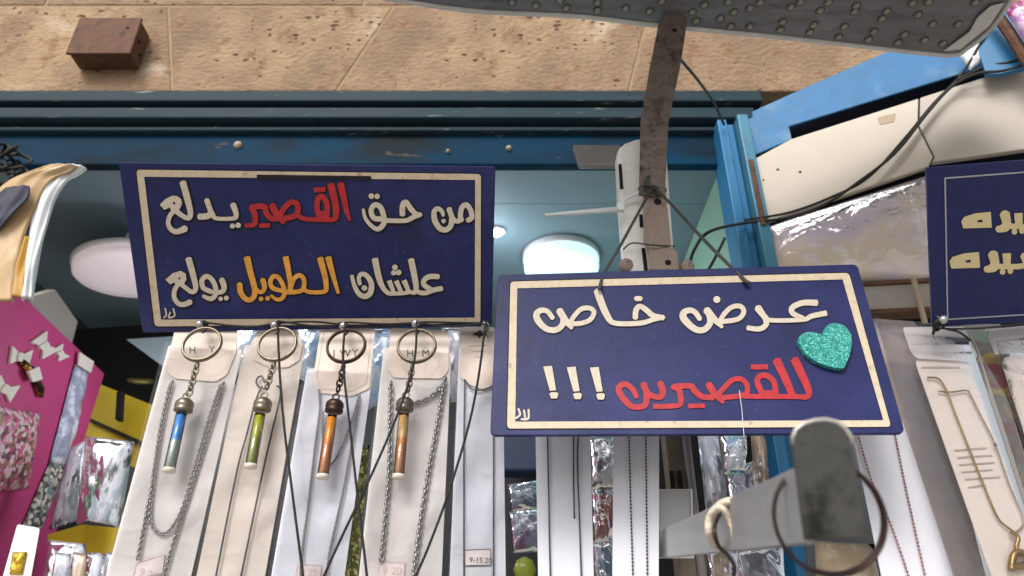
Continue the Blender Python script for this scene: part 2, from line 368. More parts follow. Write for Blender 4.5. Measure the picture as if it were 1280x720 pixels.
# ------------------------------------------------------------------ lettering: strokes traced on the sign's own plane
def seg_field(X, Y, strokes, polys, holes):
    Fd = np.full(X.shape, -1e3)
    for pts, b0, b1 in strokes:
        n = len(pts)
        for i in range(n - 1):
            x0, y0, r0 = pts[i]; x1, y1, r1 = pts[i+1]
            dx, dy = x1-x0, y1-y0; L = math.hypot(dx, dy) or 1e-6; ux, uy = dx/L, dy/L
            al = (X-x0)*ux + (Y-y0)*uy; t = np.clip(al / L, 0, 1)
            d = np.hypot(X - x0 - t*dx, Y - y0 - t*dy); f = (r0 + (r1-r0)*t) - d
            if i == 0 and b0: f = np.minimum(f, al + .3)
            if i == n-2 and b1: f = np.minimum(f, L - al + .3)
            Fd = np.maximum(Fd, f)
    def pfield(P):
        d = np.full(X.shape, 1e9); ins = np.zeros(X.shape, bool)
        for i in range(len(P)):
            x0, y0 = P[i-1]; x1, y1 = P[i]; dx, dy = x1-x0, y1-y0; L2 = dx*dx+dy*dy or 1e-9
            t = np.clip(((X-x0)*dx + (Y-y0)*dy)/L2, 0, 1); d = np.minimum(d, np.hypot(X-x0-t*dx, Y-y0-t*dy))
            c = ((y0 > Y) != (y1 > Y)) & (X < (x1-x0)*(Y-y0)/((y1-y0) or 1e-9) + x0); ins ^= c
        return np.where(ins, d, -d)
    for P in polys: Fd = np.maximum(Fd, pfield(P))
    for (hx, hy, hr) in holes: Fd = np.minimum(Fd, np.hypot(X-hx, Y-hy) - hr)
    return Fd
def field_mesh(bounds, fn, plane, off, st=.5):
    x0, y0, x1, y1 = bounds
    xs = np.arange(x0, x1+st, st); ys = np.arange(y0, y1+st, st); X, Y = np.meshgrid(xs, ys); Fd = fn(X, Y)
    cache = {}; V = []; FA = []
    def vid(px, py):
        k = (round(px, 3), round(py, 3))
        if k not in cache: cache[k] = len(V); V.append(plane.px(px, py, off))
        return cache[k]
    inn = Fd > 0
    c4 = inn[:-1, :-1].astype(int) + inn[:-1, 1:] + inn[1:, 1:] + inn[1:, :-1]
    for j in range(c4.shape[0]):
        run = None; row = c4[j]
        if not row.any(): continue
        for i in range(c4.shape[1] + 1):
            full = i < c4.shape[1] and row[i] == 4
            if full:
                if run is None: run = i
                continue
            if run is not None:
                FA.append([vid(xs[run], ys[j]), vid(xs[i], ys[j]), vid(xs[i], ys[j+1]), vid(xs[run], ys[j+1])]); run = None
            if i < c4.shape[1] and 0 < row[i] < 4:
                cs = [(xs[i], ys[j], Fd[j, i]), (xs[i+1], ys[j], Fd[j, i+1]), (xs[i+1], ys[j+1], Fd[j+1, i+1]), (xs[i], ys[j+1], Fd[j+1, i])]
                poly = []
                for q in range(4):
                    a, b = cs[q], cs[(q+1) % 4]
                    if a[2] > 0: poly.append((a[0], a[1]))
                    if (a[2] > 0) != (b[2] > 0):
                        t = a[2] / (a[2]-b[2]); poly.append((a[0]+(b[0]-a[0])*t, a[1]+(b[1]-a[1])*t))
                if len(poly) > 2:
                    ids = []
                    for p in poly:
                        k = vid(*p)
                        if k not in ids: ids.append(k)
                    if len(ids) > 2: FA.append(ids)
    return V, FA
class Word:
    """strokes given in the pixels of an enlarged crop (x0, y0, scale) of the sign"""
    def __init__(s): s.st = []; s.po = []; s.ho = []
    def at(s, x0, y0, k): s.x0, s.y0, s.k = x0, y0, k; return s
    def _p(s, x, y): return s.x0 + x/s.k, s.y0 + y/s.k
    def S(s, pts, r=None, b0=True, b1=True):
        q = [(*s._p(p[0], p[1]), (p[2] if len(p) > 2 else r)/s.k) for p in pts]
        if len(q) > 2: q = [tuple(v) for v in smoothpath([Vector(a) for a in q], 5)]
        s.st.append((q, b0, b1)); return s
    def C(s, pts, r): return s.S(pts, r, False, False)
    def D(s, x, y, r): return s.S([(x, y), (x+.5, y)], r, False, False)
    def P(s, pts): s.po.append([s._p(*p) for p in pts]); return s
    def H(s, x, y, r): s.ho.append((*s._p(x, y), r/s.k)); return s
    def build(s, name, plane, mat, parent, off=.0010, grow=.0, outline=0, dx=0, dy=0):
        xs = [p[0] for t in s.st for p in t[0]] + [p[0] for P in s.po for p in P]; ys = [p[1] for t in s.st for p in t[0]] + [p[1] for P in s.po for p in P]
        bd = (min(xs)-9, min(ys)-9, max(xs)+9, max(ys)+9)
        V, FA = field_mesh(bd, lambda X, Y: seg_field(X, Y, s.st, s.po, s.ho) + grow, plane, off)
        o = obj(name, V, FA, mat, parent)
        if outline:
            V, FA = field_mesh((bd[0]-3, bd[1]-3, bd[2]+3, bd[3]+3), lambda X, Y: seg_field(X-dx, Y-dy, s.st, s.po, s.ho) + grow + outline, plane, off - .0005)
            obj('scorch_outline', V, FA, m_scorch, o)
        return o
def border(plane, outer, inner, rpx, mat, parent, off=.0008, name='border', outline=1.3):
    """a band between two rounded quads given in photo pixels"""
    def rnd(P, r):
        out = []
        for i in range(4):
            p = Vector(P[i]).to_3d(); a = Vector(P[i-1]).to_3d()-p; b = Vector(P[(i+1) % 4]).to_3d()-p
            A = p + a.normalized()*r; B = p + b.normalized()*r
            for j in range(6):
                t = j/5; q = A*(1-t)**2 + p*2*t*(1-t) + B*t*t; out.append((q.x, q.y))
        return out
    def band(O, I, of, nm, mt, par):
        k = len(O); V = [plane.px(*p, of) for p in O] + [plane.px(*p, of) for p in I]
        return obj(nm, V, [[i, (i+1) % k, k+(i+1) % k, k+i] for i in range(k)], mt, par)
    def grow(P, g):
        cx = sum(p[0] for p in P)/4; cy = sum(p[1] for p in P)/4
        return [(p[0] + math.copysign(g, p[0]-cx), p[1] + math.copysign(g, p[1]-cy)) for p in P]
    o = band(rnd(outer, rpx), rnd(inner, 1.0), off, name, mat, parent)
    band(rnd(grow(outer, outline), rpx), rnd(grow(inner, -outline*1.6), 1.0), off - .0004, 'scorch_outline', m_scorch, o)
    return o
FONT = None
def text_mesh(txt, plane, x, y, h, mat, parent, off, name='printed_letters', ang=0):
    """Latin letters/digits lying on a plane: (x,y) photo px of the left baseline, h px letter height"""
    cu = bpy.data.curves.new('t', 'FONT'); cu.body = txt; cu.size = 1; cu.resolution_u = 3
    to = bpy.data.objects.new('t', cu); COL.objects.link(to); dg = bpy.context.evaluated_depsgraph_get(); dg.update()
    me = bpy.data.meshes.new_from_object(to.evaluated_get(dg)); V = [v.co.copy() for v in me.vertices]; FA = [list(p.vertices) for p in me.polygons]
    bpy.data.objects.remove(to); bpy.data.meshes.remove(me)
    k = h / .7; ca, sa = math.cos(ang), math.sin(ang)
    return obj(name, [plane.px(x + (v.x*ca + v.y*sa)*k, y - (v.y*ca - v.x*sa)*k, off) for v in V], FA, mat, parent)

# ================================================================== THE SETTING
tag(MB().box((-30, -30, -.1), (30, 30, 0)).build('ground', m_ground), kind='structure')
CZ = 2.60
tag(MB().box((-1.90, 1.224, CZ), (.62, 1.472, CZ + .06)).build('ceiling', m_ceil, None, False, .002), kind='structure')
tag(MB().box((-1.90, 1.4735, CZ + .001), (.62, 2.75, CZ + .06)).build('ceiling', m_ceil, None, False, .002), kind='structure')
tag(MB().box((.470, 1.232, 0), (.56, 2.7, CZ - .002)).build('wall_right', m_mint), kind='structure')
tag(MB().box((-1.44, 1.335, 0), (-1.37, 2.7, CZ - .002)).build('wall_left', m_back), kind='structure')
tag(MB().box((-1.44, 2.702, 0), (.56, 2.76, CZ - .002)).build('wall_back', m_back), kind='structure')

# stone facade above the shop front, built of dressed blocks with mortar joints
z0 = PY(640, 114, 1.2).z
WP = VP(1.2)
sw = thing('stone_wall', (0, 1.2, z0), 'pitted tan stone wall above the blue shop lintel', 'wall')
def jx(px, py): p = PY(px, py, 1.2); return p.x, p.z
joints = [((213, 0), (216, 112)), ((492, 8), (420, 112)), ((815, 26), (786, 110))]
top = PY(400, 7, 1.2).z
xs_bot = [-2.2] + [jx(*j[1])[0] for j in joints] + [1.6]; xs_top = [-2.2] + [jx(*j[0])[0] + (0) for j in joints] + [1.6]
g = .0022
for i in range(4):
    a, b = xs_bot[i] + g, xs_bot[i+1] - g; c, d = xs_top[i] + g, xs_top[i+1] - g
    MB().slab([Vector((a, 1.2, z0)), Vector((b, 1.2, z0)), Vector((d, 1.2, top - g)), Vector((c, 1.2, top - g))], Vector((0, -1, 0)), .26).build('stone_block', m_stone, sw, bevel=.004)
for i, (a, b) in enumerate([(-2.2, -1.1), (-1.1, -.35), (-.35, .42), (.42, 1.6)]):
    MB().box((a + g, 1.2, top + g), (b - g, 1.46, top + .5)).build('stone_block', m_stone, sw, bevel=.004)
MB().box((-2.2, 1.2025, z0 + .004), (1.6, 1.44, top + .48)).build('mortar', m_mortar, sw)

# rusty iron box fixed to the stone
bx = thing('junction_box', PY(127, 80, 1.17), 'rusty brown iron box fixed to the stone wall at top left', 'junction box')
zb = PY(125, 67, 1.15).z; zt = PY(140, 25, 1.15).z; xl = PY(86, 66, 1.15).x; xr = PY(161, 69, 1.15).x
mb = MB().box((xl, 1.155, zb), (xr, 1.198, zt)); mb.build('box_body', m_rust, bx, bevel=.003)
MB().box((xl - .004, 1.146, zb - .003), (xr + .004, 1.153, zt + .003)).build('lid', m_rust, bx, bevel=.002)
for (yy, zz) in ((1.168, zb + .055), (1.182, zb + .03)):
    MB().lathe([(.004, 0), (.0045, .0012)], Vector((xr + .0002, yy, zz)), Vector((1, 0, 0)), 12).build('knockout_hole', m_dark, bx)
MB().lathe([(.0035, 0), (.003, .0012)], Vector((xr - .02, 1.1458, zt - .03)), Vector((0, -1, 0)), 12).build('screw', m_dark, bx)

# shop front lintel: three steel rails over a dark blue beam
lt = thing('shop_lintel', (0, 1.2, PY(640, 205, 1.2).z), 'blue steel lintel with ribbed rails across the shop front', 'lintel')
def zr(row, Y): return PY(640, row, Y).z
xe = PY(950, 115, 1.17).x
def rail(Yf, r0, r1, x1, mat, name='rail', yb=1.222):
    mb = MB(); zt_, zb_ = zr(r0, Yf), zr(r1, Yf); mb.box((-1.9, Yf, zb_), (x1, yb, zt_)); return mb.build(name, mat, lt, bevel=.003)
rail(1.165, 113, 126, xe, m_rail); rail(1.19, 125.6, 134.6, xe - .01, m_beam, 'groove')
rail(1.170, 134, 147, xe - .02, m_rail); rail(1.195, 146.5, 158.6, xe - .03, m_beam, 'groove')
rail(1.186, 158, 163, xe - .05, m_rail)
MB().box((-1.9, 1.2, zr(206, 1.2)), (.452, 1.222, zr(162, 1.2))).build('beam', m_beam, lt, bevel=.004)
# little stuck lumps of old filler on the beam
for (x_, y_, s_) in ((636, 186, .007), (298, 182, .010), (560, 190, .005)):
    p = PY(x_, y_, 1.2); MB().lathe([(s_*.3, -.001), (s_, .001), (s_*.7, .006), (s_*.2, .009)], p, Vector((.1, -1, -.2)), 9).build('filler_lump', m_wood, lt, True)

# ceiling lamps
m_offglow = M('off_lamp_added_glow', (230, 218, 222), .35, 0, .03, 5, emit=((250, 234, 238), .24))  # faint glow added to the left lamp, which is off
def ceiling_lamp(px, py, z, rad, h, lit, label, tilt=Vector((0, 0, 1))):
    c = PZ(px, py, z)
    t = thing('ceiling_lamp', c, label, 'lamp', 'round ceiling lamps inside the shop')
    ax = -tilt
    MB().lathe([(rad*.98, -h), (rad*1.0, -h*.95), (rad*1.0, -h*.62), (rad*.985, -h*.6)], c, ax, 48).build('lamp_base', m_lampbody, t, True)
    MB().lathe([(rad*.965, -h*.6), (rad*.96, -h*.1), (rad*.9, h*.10), (rad*.6, h*.22), (rad*.2, h*.25)], c, ax, 48).build('diffuser', m_lit if tilt.x == 0 else m_offglow, t, True)
    return c
lc = ceiling_lamp(702, 338, CZ - .05, .104, .05, True, 'bright round ceiling lamp glowing white behind the heart sign')
ceiling_lamp(166, 346, 2.48, .140, .04, True, 'unlit round ceiling lamp, given an added faint glow, left of the blue sign', Vector((-.12, -.10, 1)).normalized())
pl = bpy.data.lights.new('lamp_light', 'POINT'); pl.energy = 2.6; pl.shadow_soft_size = .1; pl.color = (.78, .95, 1)
po = bpy.data.objects.new('lamp_light', pl); COL.objects.link(po); po.location = lc + Vector((0, -.05, -.38))
ds = PZ(621, 288, CZ)
dt = thing('spotlight', ds, 'tiny bright LED spotlight in the shop ceiling', 'spotlight')
MB().lathe([(.022, 0), (.022, .006), (.016, .008)], ds + Vector((0, 0, .001)), Vector((0, 0, -1)), 20).build('trim', m_lampbody, dt)
MB().lathe([(.015, .0085), (.011, .013)], ds, Vector((0, 0, -1)), 16).build('lens', m_led, dt)
dl = bpy.data.lights.new('spot_light', 'POINT'); dl.energy = .8; dl.shadow_soft_size = .03; dl.color = (.82, .93, 1)
do = bpy.data.objects.new('spot_light', dl); COL.objects.link(do); do.location = ds + Vector((-.02, 0, -.10))
el = bpy.data.lights.new('left_fill_light', 'POINT'); el.energy = 3.4; el.shadow_soft_size = .1; el.color = (.95, .95, 1)  # added fill light to lift the left ceiling; the lamp is off
eo = bpy.data.objects.new('left_fill_light', el); COL.objects.link(eo); eo.location = PZ(166, 346, 2.48) + Vector((.30, -.05, -.34))
# pendant wire of the unlit lamp
tag(MB().tube(smoothpath([PZ(157, 325, 2.52), PZ(158, 300, 2.56), PZ(164, 288, 2.6)]), .004, 6).build('lamp_wire', m_tie), 'white wire loop above the unlit ceiling lamp', 'wire')

# ================================================================== RIGHT HAND NEIGHBOUR: jamb, blue fascia, boards
jt = thing('door_jamb', (.45, 1.2, 0), 'blue painted steel door jamb between shop and stall', 'door jamb')
zj = zr(160, 1.2) - .012
MB().box((.421, 1.16, 0), (.440, 1.224, zj)).build('jamb_strip', m_jamb, jt, bevel=.002)
MB().box((.442, 1.175, 0), (.458, 1.224, zj)).build('jamb_strip', m_jamb, jt, bevel=.002)
MB().box((.460, 1.150, 0), (.482, 1.222, zj + .005)).build('jamb_post', m_tealjamb, jt, bevel=.002)
mb = MB(); mb.box((.4645, 1.1465, 2.32), (.474, 1.1495, 2.475)); mb.build('rust_patch', m_rust, jt, bevel=.001)

A = Vector((.476, 1.2, 2.62)); B = Vector((.979, 1.02, 2.62)); FP = Plane(A, B, A + Vector((0, 0, -1)))
def fq(pts, off=0): return [FP.px(x, y, off) for x, y in pts]
ft = thing('stall_fascia', Vector((.7, 1.12, 2.2)), 'sky blue steel fascia sloping up right over the cream boards', 'fascia')
MB().slab(fq([(916, 150), (1000, 112), (1100, 68), (1200, 30), (1330, -20), (1330, 30), (1250, 76), (1240, 80), (986, 158), (990, 174), (936, 197), (958, 345), (944, 345)], .02), FP.n, .005).build('fascia_panel', m_blue, ft, bevel=.002)
MB().slab(fq([(940, 150), (1340, 10), (1340, 420), (962, 420)], -.03), FP.n, .01).build('backing', m_slot, ft)
b1 = MB().slab(fq([(940, 200), (988, 174), (1148, 123), (1147, 158), (1166, 196), (1160, 208), (958, 277)], .032), FP.n, .012).build('cream_board', m_board, bevel=.002)
tag(b1, 'cream painted wooden board with chipped spots below the blue fascia', 'board')
b2 = MB().slab(fq([(1150, 122), (1232, 96), (1340, 70), (1340, 178), (1164, 203), (1168, 196), (1149, 158)], .029), FP.n, .012).build('cream_board', m_board2, bevel=.002)
tag(b2, 'greyer cream board behind the right-hand blue sign', 'board')
for (x_, y_, r_) in ((1000, 215, .003), (972, 212, .0028), (954, 225, .002)):
    p = FP.px(x_, y_, .032); MB().lathe([(r_, .0002), (r_*.8, .0012)], p, FP.n, 10).build('nail', m_rust, b1)
MB().slab(rounded(fq([(1096, 147), (1120, 141), (1118, 152), (1100, 156)], .0328), .004), FP.n, .001).build('chipped_patch', m_wood, b1)
# cellophane wrapped pack below the boards
m_pastel = M('pastel_wrapped_goods', (204, 192, 204), .5, 0, .08, 10, .25, 22, [((222, 206, 168), 5, .46, .6), ((236, 240, 244), 14, .58, .72)], coat=.3)
pk = thing('wrapped_package', FP.px(1060, 345, .02), 'pale package in crinkled cellophane under the cream board', 'package')
m_cellop = film('milky_cellophane', (248, 246, 250), 22, .6, -.01, .95, .14)
c4 = [FP.px(958, 284, .022), FP.px(1172, 216, .022), FP.px(1176, 352, .022), FP.px(968, 352, .022)]
puff('contents', c4, .010, m_pastel, pk, 24, 14, .10, 3)
puff('cellophane', [p + FP.n*.002 for p in c4], .0115, m_cellop, pk, 34, 20, .10, 5)
# shelf rail and dowel under the package
st = thing('shelf_rail', FP.px(1110, 395, .02), 'grey wooden shelf rail with dark edges below the wrapped package', 'shelf')
MB().slab(fq([(1070, 356), (1200, 349), (1206, 384), (1080, 390)], .035), FP.n, .03).build('rail_board', m_shelf, st, bevel=.002)
MB().slab(fq([(1070, 352), (1200, 345.5), (1200, 350), (1070, 357)], .04), FP.n, .03).build('rail_edge', m_rust, st)
MB().slab(fq([(1078, 387), (1206, 381), (1207, 386), (1080, 392)], .04), FP.n, .03).build('rail_edge', m_rust, st)
tag(MB().tube([FP.px(1141, 347, .055), FP.px(1156, 404, .05)], .0045, 10).build('dowel', m_wood), 'thin wooden dowel leaning on the grey shelf rail', 'dowel')
# the corner above: blue panel, dark bar, patterned bag, plastic bag
cp = MB().slab(fq([(1222, 60), (1238, 36), (1262, 30), (1290, 74), (1290, 82), (1250, 92), (1232, 92)], .06), FP.n, .01).build('blue_tarp', m_jamb)
tag(cp, 'bright blue tarp corner under the metal sheet at top right', 'tarp')
tag(MB().tube([FP.px(1242, 14, .09), FP.px(1262, 42, .09), FP.px(1286, 80, .09)], .010, 8).build('frame_bar', m_rust), 'dark diagonal frame bar beside the blue tarp', 'bar')
m_mag = M('magenta_printed_bag', (200, 120, 180), .4, 0, .3, 60, .2, 60, vor=([(180, 40, 120), (230, 210, 230), (200, 150, 210), (120, 20, 70)], 60), coat=.5)
tag(puff('patterned_bag', [FP.px(1252, 8, .11), FP.px(1300, -4, .11), FP.px(1310, 62, .11), FP.px(1284, 58, .11)], .02, m_mag), 'magenta and white patterned bag at the top right edge', 'bag')
tag(puff('plastic_bag', [FP.px(1196, 66, .05), FP.px(1232, 44, .05), FP.px(1236, 70, .05), FP.px(1212, 88, .05)], .008, m_paper), 'crumpled pale plastic scrap tucked under the metal sheet corner', 'plastic bag')

# ================================================================== METAL SHEET OVERHEAD
SZ = 2.55
ms = thing('metal_sheet', PZ(900, 60, SZ), 'riveted grey metal awning sheet overhead at top right', 'awning')
edge = [(430, -14), (491, -3), (555, 7), (611, 13), (720, 18), (807, 28), (960, 43), (1043, 52), (1120, 61), (1180, 67), (1198, 66), (1208, 60), (1237, 37), (1263, 0), (1300, -60)]
pts = [PZ(x, y, SZ) for x, y in edge] + [Vector((.85, .10, SZ)), Vector((-.75, .10, SZ))]
MB().slab(pts, Vector((0, 0, -1)), .004).build('sheet', m_steel, ms)
MB().tube(smoothpath([PZ(x, y, SZ + .001) + Vector((0, .003, 0)) for x, y in edge], 6), .0046, 8).build('rolled_edge', m_steelrim, ms)
MB().slab([PZ(x, y, SZ - .0045) for x, y in ((1180, 64), (1200, 62), (1212, 52), (1236, 33), (1256, 4), (1238, 8), (1222, 22), (1212, 40), (1196, 52))], Vector((0, 0, -1)), .0015).build('peeling_film', m_steelrim, ms)
riv = [(670,7),(708,10),(747,13),(747,3),(782,10),(700,0),(640,3),(865,15),(812,14),(827,2),(910,2),(950,3),(937,10),(900,23),(917,15),(913,33),(937,33),(880,6),(870,26),(978,27),(975,37),(988,9),(1025,13),(1017,31),(1012,40),(1000,2),(1035,3),(1070,7),(1068,14),(1055,33),(1048,46),(1108,14),(1102,23),(1092,39),(1085,49),(1130,43),(1122,53),(1147,18),(1140,4),(1178,54),(1160,2),(1197,30),(1218,3),(1165,30),(1155,50),(1104,-6),(1180,-8)]
r0 = None
for i, (x, y) in enumerate(riv):
    p = PZ(x, y, SZ)
    if r0 is None:
        r0 = MB().lathe([(.0056, .0008), (.0054, .0018), (.0046, .0020), (.0042, .0032), (.0026, .0042), (.001, .0045)], p, Vector((0, 0, -1)), 14).build('rivet', m_rivet, ms)
        base = p
        w0 = MB().lathe([(.0080, .0001), (.0078, .0008)], p, Vector((0, 0, -1)), 14).build('washer', M('dark_washer', (84, 82, 80), .6, .3, .3, 80), r0)
    else:
        c = r0.copy(); COL.objects.link(c); c.parent = ms; c.location = r0.location + (p - base)
        wc_ = w0.copy(); COL.objects.link(wc_); wc_.parent = c

# ================================================================== BRACKET STRAP, CHANNEL, CORDS
def ys_strap(y): return .862 - (y - 25) * (.012 / 310)
def sq(pts, off=0): return [PY(x, y, ys_strap(y) - off) for x, y in pts]
FN = Vector((0, -1, 0))
ch = thing('conduit_channel', PY(812, 345, .90), 'white metal channel behind the rusty strap', 'conduit')
MB().slab(sq([(771, 192), (774, 184), (781, 178), (797, 172), (833, 182), (838, 250), (846, 352), (788, 352), (779, 310), (774, 250)], -.030), FN, .03).build('channel_body', m_white, ch, bevel=.006, seg=3)
MB().tube([PY(776, 212, .86), PY(777, 235, .86)], .0018, 6).build('slot', m_dark, ch)
for (a, b_) in (((775, 205), (777, 236)), ((801, 268), (802, 284)), ((804, 310), (808, 342))):
    pa, pb = PY(*a, ys_strap(a[1]) + .0285), PY(*b_, ys_strap(b_[1]) + .0285)
    MB().slab([pa + Vector((-.0025, 0, 0)), pa + Vector((.0025, 0, 0)), pb + Vector((.0025, 0, 0)), pb + Vector((-.0025, 0, 0))], FN, .001).build('slot', m_dark, ch)
for (x, y) in ((780, 334), (856, 336)):
    MB().lathe([(.009, 0), (.009, .012), (.006, .014)], PY(x, y, .87), Vector((.2, -1, -.2)), 12).build('lug', m_strap2, ch, True)
sp = thing('steel_strap', PY(830, 335, .86), 'rusty perforated steel strap hanging from the metal sheet', 'strap')
MB().slab(sq([(824, 26), (830, 18), (842, 15), (856, 18), (859, 27), (850, 85), (836, 150), (831, 243), (799, 243), (801, 150), (812, 85)]), FN, .005).build('strap_band', m_strap, sp, bevel=.0012)
MB().slab(sq([(804, 238), (832, 238), (839, 305), (847, 316), (849, 337), (812, 337), (811, 318), (805, 300)], -.008), FN, .005).build('lower_tab', m_strap2, sp, bevel=.0012)
for (x, y, rx) in ((835, 328, .0042), (822, 252, .0055), (843, 38, .004)):
    MB().lathe([(rx, 0), (rx*.9, .0008)], PY(x, y, ys_strap(y) + (.0072 if y > 240 else -.0008)), FN, 14).build('punched_hole', m_dark, sp)
for k in range(11):                       # row of small pressed slots along the strap
    y = 92 + k * 13 + random.uniform(-2, 2); xc = 832 - (y - 85) * .165 + random.uniform(-1.5, 1.5)
    MB().lathe([(random.uniform(.0009, .0018), 0), (.0007, .0009)], PY(xc, y, ys_strap(y) - .0004), FN, 7).build('pressed_slot', m_dark, sp)
tag(MB().slab([PY(716, 181, .95), PY(776, 181, .95), PY(776, 206, .95), PY(724, 206, .95)], FN, .012).build('metal_plate', m_plate, bevel=.0015), 'short grey metal plate fixed left of the white channel', 'metal plate')
# zip tie around the channel
zt_ = thing('cable_tie', PY(775, 262, .86), 'white nylon cable tie around the white channel', 'cable tie')
MB().tube([PY(681, 269, .86), PY(720, 266, .86), PY(772, 262, .86)], [.0022, .0034, .0042], 8).build('tail', m_tie, zt_, True)
MB().box(PY(771, 266, .865) - Vector((0, .008, 0)), PY(779, 256, .865)).build('lock', m_tie, zt_, bevel=.001)
MB().tube(smoothpath([PY(776, 262, .868), PY(781, 250, .872), PY(797, 242, .866), PY(812, 238, .862), PY(834, 238, .868)]), .0022, 7).build('loop', m_tie, zt_, True)
MB().tube(smoothpath([PY(779, 312, .872), PY(790, 304, .868), PY(812, 306, .852), PY(843, 308, .862)]), .0011, 6).build('binding_wire', m_gcord, zt_, True)

# ================================================================== SIGNS
# left sign: its top leans out towards the street
LP = Plane(PD(148.4, 203.4, .79), PD(619.3, 208.4, .79), PD(178.3, 415.9, .847))
def sign_board(name, plane, corners, mat, label, th=.004, r=.004):
    pts = [plane.px(x, y) for x, y in corners]
    c = (pts[2] + pts[3]) / 2
    t = thing(name, c, label, 'sign', 'navy signs hanging at the shop front')
    MB().slab(rounded(pts, r), plane.n, th).build('board', mat, t, bevel=.0007)
    return t
s1 = sign_board('hanging_sign', LP, [(148.4, 203.4), (619.3, 208.4), (614.7, 408), (178.3, 416)], m_navy, 'navy sign with two Arabic lines holding red and amber words')
# the border: its top run is thin between x=320 and x=465
border(LP, [(170.6, 212.2), (601.3, 217.6), (600.5, 404), (193.6, 408)], [(180.5, 221), (594, 225), (593.5, 397), (201.5, 399.5)], 5, m_frame, s1)
obj('border_dark_strip', [LP.px(x, y, .0013) for x, y in ((321, 218.3), (464, 220.2), (464, 225.5), (321, 224.2))], [[0, 1, 2, 3]], m_scorch, s1)  # dark strip over part of the border's top run
W = Word().at(190, 210, 8)
W.S([(812, 368, 31), (835, 430, 27), (842, 478, 24), (815, 505, 20), (650, 505, 20), (610, 470, 24), (577, 400, 26), (548, 318, 27)])
W.S([(590, 430, 26), (565, 478, 30), (470, 487, 31)], b0=False)
W.D(805, 580, 25).D(862, 573, 27)
W.S([(308, 138, 33), (350, 290, 32), (384, 430, 28), (380, 490, 25), (350, 500, 24), (300, 475, 24), (235, 425, 26)], b1=False)
W.P([(78, 368), (130, 315), (200, 278), (255, 280), (292, 310), (302, 352), (285, 400), (262, 440), (200, 440), (180, 395), (125, 418)]).H(222, 352, 13)
W.S([(225, 425, 24), (180, 480, 23), (163, 550, 23), (190, 610, 25), (250, 637, 27), (338, 603, 34)], b0=False)
W.build('white_word', LP, m_cream, s1, outline=1.7, dx=.8, dy=.8); W = Word().at(440, 210, 7.53)
W.C([(1095, 490), (1128, 465), (1118, 400), (1078, 347), (1035, 372), (1022, 430), (1020, 490)], 24)
W.S([(1030, 485, 24), (985, 502, 22), (945, 470, 24), (913, 380, 26)], b0=False)
W.C([(940, 470, 25), (930, 540, 25), (890, 580, 25), (830, 570, 26), (782, 500, 27), (773, 415, 24), (805, 382, 22), (845, 405, 20), (858, 445, 15)], 24).D(862, 500, 21)
W.build('white_word', LP, m_cream, s1, outline=1.7, dx=.8, dy=.8); W = Word().at(440, 210, 7.53)
W.S([(475, 445, 26), (478, 350, 26), (510, 322, 24), (555, 385, 25), (600, 430, 22), (645, 440, 22)])
W.S([(640, 442, 20), (580, 462, 23), (500, 496, 21), (320, 494, 22)], b1=False)
W.S([(262, 480, 25), (205, 470, 25), (180, 400, 24), (215, 347, 24), (270, 372, 25), (300, 460, 25), (300, 520, 25), (255, 572, 23), (200, 558, 20), (130, 480, 17), (105, 385, 14)], b0=False)
W.D(182, 265, 26).D(237, 267, 25)
W.build('white_word', LP, m_cream, s1, outline=1.7, dx=.8, dy=.8); W = Word().at(190, 310, 7.2)
W.S([(628, 282, 25), (648, 340, 25), (642, 385, 22), (605, 400, 20), (560, 395, 18)], b1=False)
W.C([(530, 392, 22), (465, 360, 22), (450, 295, 22), (490, 255, 22), (538, 282, 22), (572, 350, 22), (572, 420, 22), (530, 458, 21), (468, 435, 17)], 22)
W.D(618, 457, 20).D(670, 450, 22)
W.S([(328, 92, 28), (365, 220, 27), (394, 340, 24), (385, 388, 21), (350, 392, 20), (310, 362, 20), (255, 320, 20)], b1=False)
W.P([(122, 285), (190, 225), (260, 205), (305, 230), (312, 285), (282, 335), (225, 335), (200, 310), (165, 328)]).H(248, 274, 10)
W.S([(240, 320, 20), (205, 380, 21), (203, 450, 21), (240, 500, 22), (290, 508, 23), (348, 484, 25)], b0=False)
W.build('white_word', LP, m_cream, s1, outline=1.7, dx=.8, dy=.8); W = Word().at(420, 310, 9)
W.S([(1155, 322, 30), (1050, 322, 30), (992, 362, 28), (990, 415, 28), (1060, 462, 28)], b1=False)
W.S([(1193, 455, 28), (1100, 472, 28), (1010, 505, 26), (940, 500, 26), (905, 480, 24)], b1=False)
W.S([(843, 126, 36), (880, 300, 34), (902, 440, 30), (885, 500, 24), (830, 492, 22)], b1=False)
W.S([(766, 365, 30), (820, 490, 22)], b1=False).S([(678, 370, 28), (735, 500, 22)], b1=False).S([(598, 368, 28), (650, 500, 22)], b1=False)
W.C([(830, 495), (760, 508), (680, 512), (590, 510), (540, 470)], 22)
W.S([(438, 118, 36), (480, 320, 34), (530, 450, 28), (595, 512, 22)], b1=False)
W.D(663, 218, 31).D(648, 280, 29).D(705, 275, 31)
W.S([(178, 305, 20), (210, 430, 24), (260, 515, 28), (330, 545, 30), (388, 500, 32), (398, 400, 30), (350, 315, 28), (290, 292, 25), (258, 335, 23), (270, 410, 22)], b0=True).D(320, 450, 31)
W.build('white_word', LP, m_cream, s1, outline=1.7, dx=.8, dy=.8)
W = Word().at(190, 310, 7.2)
W.C([(120, 545), (130, 600), (110, 625)], 7).C([(150, 618), (165, 580)], 7).C([(193, 548), (205, 610), (155, 628)], 7)
W.build('small_signature', LP, m_cream, s1)
W = Word().at(290, 210, 8)
W.S([(1085, 155, 36), (1120, 300, 30), (1150, 440, 22), (1182, 525, 13)])
